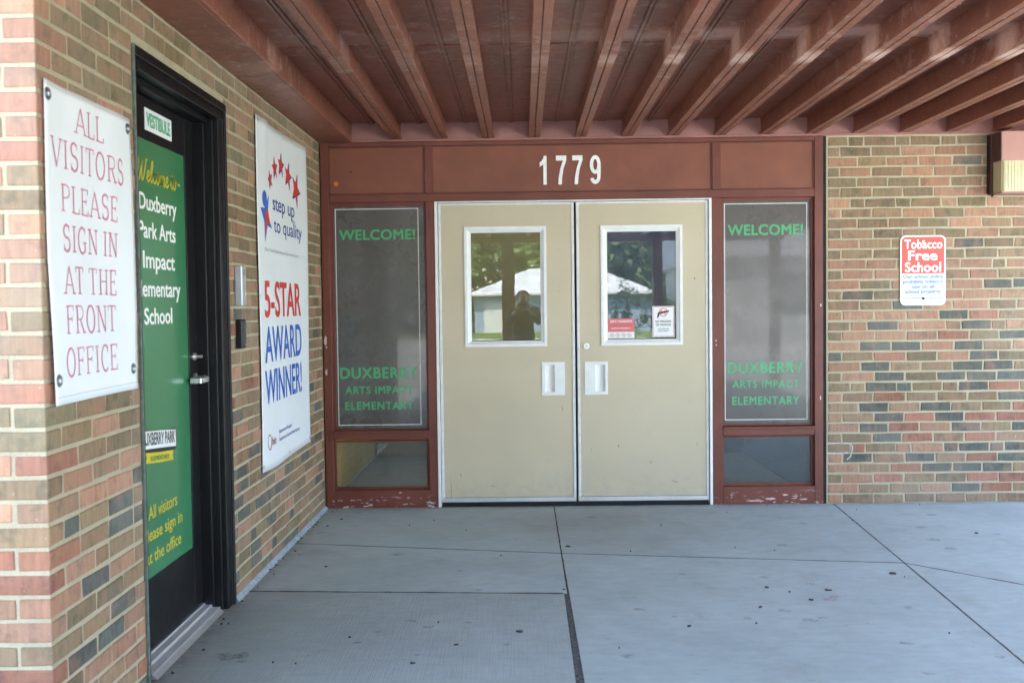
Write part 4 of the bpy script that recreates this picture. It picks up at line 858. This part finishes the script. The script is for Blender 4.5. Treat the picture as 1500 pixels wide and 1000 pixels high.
def w2(y, z):
    s, t_ = (y-B2[0])/(B2[1]-B2[0]), (z-B2[2])/(B2[3]-B2[2])
    d = .007+.003*math.sin(s*5+t_*3)+.004*math.sin(s*11+1)*(t_-.5)**2*2+.0003*math.sin(s*45)
    d += .01*math.exp(-((s-.15+.2*(1-t_))/.06)**2)*max(0, t_-.75)*4+.008*math.exp(-((t_-.02)/.05)**2)*math.sin(s*6)**2
    return max(.003, d)
bn2 = thing('award_banner', 'tall white banner with red and blue award lettering, between the black door and inside corner', 'banner')
def e2(s, t_):
    y = B2[0]+(B2[1]-B2[0])*s; zt = B2[3]-.010+.012*s-.010*math.sin(s*math.pi); zb = B2[2]+.006-.006*math.sin(s*math.pi*2); return y+.008*math.sin(t_*math.pi*2)*(1-2*s), zb+(zt-zb)*t_
c2 = cloth('banner_sheet', *B2, w2, 'banner', bn2, 60, 40, edge=e2)
q = lef(0, w2)
def star(cy, cz, r, rot=0, sy=1): return [(cy+sy*(r if i % 2 == 0 else r*.40)*math.sin(R(rot)+i*math.pi/5), cz+(r if i % 2 == 0 else r*.40)*math.cos(R(rot)+i*math.pi/5)) for i in range(10)]
for (y, z, r, ro) in ((-1.325, 2.010, .050, -22), (-1.215, 2.083, .060, -10), (-1.078, 2.118, .067, 5), (-.922, 2.080, .078, 14), (-.735, 2.022, .100, 22)):
    shape('star_print', star(y+.012, z-.004, r*1.12, ro), 't_navy', c2, q, .0008); shape('star_print', star(y, z, r, ro), 't_red', c2, q, .0014)
shape('figure_head', disc(-1.452, 1.895, .050, 18, .042), 't_blue', c2, q, .0010)
shape('figure_body', [(-1.540, 1.842), (-1.455, 1.848), (-1.350, 1.925), (-1.395, 1.820), (-1.300, 1.752), (-1.400, 1.760), (-1.455, 1.672), (-1.465, 1.775)], 't_blue', c2, q, .0010)
shape('figure_body', [(-1.445, 1.835), (-1.385, 1.845), (-1.345, 1.78), (-1.395, 1.772), (-1.452, 1.705), (-1.440, 1.775)], 't_red', c2, q, .0014)
text('step up', 't_navy', c2, q, -1.025, 1.856, .50, .080, .012, .001); text('to quality', 't_navy', c2, q, -.930, 1.740, .66, .078, .010, .001)
text('Ohio', 't_navy', c2, q, -.80, 1.822, .08, .018, .0, .001)
text("Ohio's Tiered Quality Rating and Improvement System", 't_grey', c2, q, -1.08, 1.628, .78, .017, .0, .001)
text('5-STAR', 't_red', c2, q, -1.075, 1.290, .85, .180, .022, .0019)
text('AWARD', 't_blue', c2, q, -1.080, 1.056, .86, .178, .016, .0019)
text('WINNER!', 't_blue', c2, q, -1.090, .842, .86, .168, .016, .0019)
c = disc(-1.455, .640, .034, 18, .038); strokes('seal_print', [(c+[c[0]], .007)], 't_maroon', c2, q, .001); text('hio', 't_maroon', c2, q, -1.365, .618, .085, .045, .012, .001)
text('Department of Education', 't_navy', c2, q, -1.105, .662, .30, .020, .0, .001); text('Department of Job and Family Services', 't_navy', c2, q, -1.01, .620, .50, .020, .0, .001)
for y, z in ((-1.57, 2.275), (-1.02, 2.285), (-.465, 2.295), (-1.575, 1.40), (-.462, 1.40), (-1.575, .53), (-1.02, .525), (-.465, .535)):
    g = bmesh.new(); x = w2(y, z); cyl(g, (x+.0005, y, z), (x+.003, y, z), .010, 12); k = link('grommet', g, 'steel', bn2)

# ------------------------------------------------------------ what the glass reflects: street side behind the camera
gar = thing('garage', 'pale blue-grey garage with a hipped shingle roof, reflected in the left door window', 'garage')
gx0, gx1, gy0, gy1 = -1.2, 8.0, -51, -45
for a, b in ((gx0, 1.8), (1.8, gx1)): box('wall', a, b-.002, gy1-.2, gy1, -.05, 1.95, 'siding', gar)
box('wall', gx0, gx1, gy0, gy1-.21, -.05, 1.95, 'siding', gar)
box('garage_door', -.7, 1.3, gy1, gy1+.05, -.05, 1.55, 'hwhite', gar); box('window', 3.4, 4.4, gy1, gy1+.04, .7, 1.5, 'wglass', gar)
bm = bmesh.new(); e = .35; A = [bm.verts.new(p) for p in ((gx0-e, gy1+e, 1.93), (gx1+e, gy1+e, 1.93), (gx1+e, gy0-e, 1.93), (gx0-e, gy0-e, 1.93))]; B = [bm.verts.new((1.75, -48, 3.35)), bm.verts.new((5.2, -48, 3.35))]
for f in ((A[0], A[1], B[1], B[0]), (A[1], A[2], B[1]), (A[2], A[3], B[0], B[1]), (A[3], A[0], B[0]), (A[3], A[2], A[1], A[0])): bm.faces.new(f)
bmesh.ops.recalc_face_normals(bm, faces=bm.faces); link('roof', bm, 'shingle', gar); box('gutter', gx0-e, gx1+e, gy1+e, gy1+e+.1, 1.86, 1.97, 'hwhite', gar)
hs = thing('white_house', 'white painted brick house with grey gable roof, reflected in the right door window', 'house')
box('wall', 7.0, 15, -33, -24, -.05, 2.75, 'hwhite', hs); box('window', 9, 10.2, -24, -23.95, 1, 2.2, 'wglass', hs); box('window', 12, 13.2, -24, -23.95, 1, 2.2, 'wglass', hs)
bm = bmesh.new(); prism(bm, [(-23.6, 2.75), (-28.5, 5.0), (-33.4, 2.75), (-33.3, 2.62), (-23.7, 2.62)], 'x', 6.7, 15.4); link('roof', bm, 'shingle', hs); box('chimney', 10, 10.8, -29.5, -28.7, 4.6, 6.0, 'hwhite', hs)
# trees and shrubs
def crown_mesh(r, n, leafs, size, sq=.8):
    V, F = [], []; cs = []
    for _ in range(leafs):
        d = Vector((r.gauss(0, 1), r.gauss(0, 1), r.gauss(0, 1))).normalized()*(r.random()**.33); cs.append(Vector((d.x, d.y, d.z*sq)))
    for c in cs:
        rad = r.uniform(.16, .32)
        for _ in range(n):
            p = c+Vector((r.gauss(0, 1), r.gauss(0, 1), r.gauss(0, 1))).normalized()*rad*r.uniform(.6, 1.05)
            a = Vector((r.gauss(0, 1), r.gauss(0, 1), r.gauss(0, .6))).normalized(); b = a.orthogonal().normalized(); s = size*r.uniform(.6, 1.3); k = len(V)
            V += [tuple(p+a*s), tuple(p+b*s*.6), tuple(p-a*s), tuple(p-b*s*.6)]; F.append((k, k+1, k+2, k+3))
    me = bpy.data.meshes.new('crown'); me.from_pydata(V, [], F); me.materials.append(M['leaf']); return me
rt = random.Random(3); CR = [crown_mesh(rt, 90, 60, .050) for _ in range(3)]; SH = crown_mesh(rt, 50, 22, .07, 1.1)
TR = [(-16, -58, 5.5, 8), (-9.5, -62, 6.5, 10), (-3.5, -57, 5.5, 9), (3.2, -60, 6.5, 10), (9.5, -57, 6, 10), (15.5, -63, 6.5, 10), (22, -56, 6, 9), (-23, -60, 6, 9), (10.4, -50, 4.2, 9), (-6, -47, 4.2, 8), (13.5, -44, 4.5, 9), (28, -62, 7, 10), (-30, -63, 7, 10)]
side = lambda x: 'leftmost' if x < -20 else ''
TL = ['broad green tree beyond the lawn, left of the garage', 'tall green tree rising behind the garage from its left', 'dense green tree behind the left end of the garage roof', 'big tree directly behind the garage ridge', 'leafy tree behind the right end of the garage', 'tall leafy tree between the garage and white house', 'round green tree behind the white house', 'far left green tree beyond the lawn', 'small bushy tree just right of the garage wall', 'small bushy tree just left of the garage wall', 'bushy tree beside the white house gable', 'far right tall tree beyond the white house', 'tree at the far left end of the row']
for i, (x, y, r, h) in enumerate(TR):
    t = thing('tree', TL[i], 'tree', 'trees across the lawn, seen in the door glass'); t.location = (x, y, -.05)
    bm = bmesh.new(); cyl(bm, (0, 0, 0), (0, 0, h*.6), r*.07, 9, r*.035)
    for k in range(5):
        a = k*1.3+i; cyl(bm, (0, 0, h*(.25+.05*k)), (math.cos(a)*r*.5, math.sin(a)*r*.5, h*(.5+.06*k)), r*.03, 6, r*.01)
    link('trunk', bm, 'bark', t)
    o = bpy.data.objects.new('crown', CR[i % 3]); col.objects.link(o); o.parent = t; o.location = (0, 0, h*.62); o.scale = (r*1.1, r*1.1, h*.7); o.rotation_euler = (0, 0, i*1.1)
SL = [(6.35, -31, .6, 1.8, 'tall leafy shrub by the side wall of the white house'), (6.2, -26, .45, 1.4, 'lower narrow shrub in front of the white house side wall'), (5.9, -37, .75, 2.0, 'round shrub on the lawn in front of the right end of the garage'), (-3.2, -42, .7, 1.0, 'low shrub left of the garage door')]
for x, y, r, h, lb in SL:
    t = thing('shrub', lb, 'shrub', 'shrubs on the lawn across from the doors'); t.location = (x, y, -.05)
    bm = bmesh.new(); cyl(bm, (0, 0, 0), (0, 0, h*.6), .05, 7, .02); link('stem', bm, 'bark', t)
    o = bpy.data.objects.new('foliage', SH); col.objects.link(o); o.parent = t; o.location = (0, 0, h*.55); o.scale = (r, r, h*.52)

# ------------------------------------------------------------ the photographer, seen only in the glass
def skin(name, joints, edges_, mat, parent, sub=2, root=0):
    me = bpy.data.meshes.new(name); me.from_pydata([j[0] for j in joints], edges_, []); o = bpy.data.objects.new(name, me); col.objects.link(o)
    md = o.modifiers.new('skin', 'SKIN'); md.use_smooth_shade = True
    for i, j in enumerate(joints):
        r = j[1]; me.skin_vertices[0].data[i].radius = r if isinstance(r, tuple) else (r, r)
    me.skin_vertices[0].data[root].use_root = True
    o.modifiers.new('sub', 'SUBSURF').levels = sub
    bpy.context.view_layer.update(); m2 = bpy.data.meshes.new_from_object(o.evaluated_get(bpy.context.evaluated_depsgraph_get())); bpy.data.objects.remove(o); bpy.data.meshes.remove(me)
    m2.materials.clear(); m2.materials.append(M[mat]); m2.name = name
    for p in m2.polygons: p.use_smooth = True
    o = bpy.data.objects.new(name, m2); col.objects.link(o); o.parent = parent; return o
pe = thing('person', 'person in dark clothes holding a camera up to photograph the doors, seen in the glass', 'person'); pe.location = (1.33, -6.93, 0)
J = [((0, 0, .84), (.15, .11)), ((0, .0, 1.0), (.13, .10)), ((0, 0, 1.18), (.15, .11)), ((0, 0, 1.30), (.09, .08)), ((0, .01, 1.37), (.050, .050)), ((0, .03, 1.45), (.072, .085)), ((0, .03, 1.52), (.068, .082)),
     ((-.16, 0, 1.27), .055), ((-.22, .07, 1.08), .045), ((-.08, .22, 1.27), .032), ((.16, 0, 1.27), .055), ((.22, .07, 1.08), .045), ((.08, .22, 1.27), .032),
     ((-.09, 0, .78), .085), ((-.10, .02, .45), .058), ((-.11, -.01, .08), .038), ((-.115, .12, .035), .035), ((.09, 0, .78), .085), ((.10, .02, .45), .058), ((.11, -.01, .08), .038), ((.115, .12, .035), .035)]
E_ = [(0, 1), (1, 2), (2, 3), (3, 4), (4, 5), (5, 6), (3, 7), (7, 8), (8, 9), (3, 10), (10, 11), (11, 12), (0, 13), (13, 14), (14, 15), (15, 16), (0, 17), (17, 18), (18, 19), (19, 20)]
body = skin('body', J, E_, 'skin', pe)
cj = [(p, (r[0]*1.12, r[1]*1.15) if isinstance(r, tuple) else r*1.22) for p, r in J]
skin('jacket', [cj[i] for i in (0, 1, 2, 3, 7, 8, 10, 11)]+[((-.10, .19, 1.235), .044), ((.10, .19, 1.235), .044), ((0, 0, .72), (.19, .14))], [(0, 1), (1, 2), (2, 3), (3, 4), (4, 5), (5, 8), (3, 6), (6, 7), (7, 9), (0, 10)], 'cloth', pe)
skin('trousers', [cj[i] for i in (0, 13, 14, 15, 17, 18, 19)], [(0, 1), (1, 2), (2, 3), (0, 4), (4, 5), (5, 6)], 'jean', pe)
skin('hair', [((0, -.02, 1.53), (.085, .09)), ((0, -.07, 1.46), (.09, .06)), ((0, -.08, 1.34), (.09, .045)), ((0, -.08, 1.24), (.07, .03))], [(0, 1), (1, 2), (2, 3)], 'hair', pe)
for s in (-1, 1):
    hx = s*.078; jo = [((hx, .225, 1.285), (.024, .018))]; ed = []
    jo.append(((hx, .262, 1.318), (.030, .016))); ed.append((0, 1))
    for k in range(4):
        b = len(jo); a = (k-1.5)*.016
        jo += [((hx+s*.004, .290+.003*k, 1.322+a), .0085), ((hx-s*.012, .308, 1.324+a), .008), ((hx-s*.030, .308, 1.324+a), .007)]; ed += [(1, b), (b, b+1), (b+1, b+2)]
    b = len(jo); jo += [((hx-s*.006, .268, 1.290), .010), ((hx-s*.028, .285, 1.284), .0085)]; ed += [(0, b), (b, b+1)]
    skin('hand', jo, ed, 'skin', pe, 1)
for s in (-1, 1):
    bm = bmesh.new(); cyl(bm, (s*.075, .03, 1.47), (s*.084, .025, 1.47), .026, 10, .02); link('ear', bm, 'skin', pe)
bm = bmesh.new(); cyl(bm, (0, .112, 1.462), (0, .135, 1.452), .017, 8, .010); link('nose', bm, 'skin', pe)
for s in (-1, 1):
    bm = bmesh.new(); bmesh.ops.create_uvsphere(bm, u_segments=10, v_segments=8, radius=.012, matrix=Matrix.Translation((s*.031, .103, 1.482))); link('eye', bm, 'worn_white', pe)
box('mouth', -.022, .022, .108, .118, 1.424, 1.431, 't_maroon', pe)
ca = thing('hand_camera', 'black camera held up in both hands by the person reflected in the glass', 'camera'); ca.location = (1.33, -6.60, 1.33)
box('camera_body', -.062, .062, -.075, -.035, -.042, .042, 'black', ca, .005); box('viewfinder', -.02, .02, -.07, -.04, .0425, .062, 'black', ca, .004)
bm = bmesh.new(); cyl(bm, (0, -.035, 0), (0, -.004, 0), .034, 24, .036); link('lens_barrel', bm, 'black', ca)
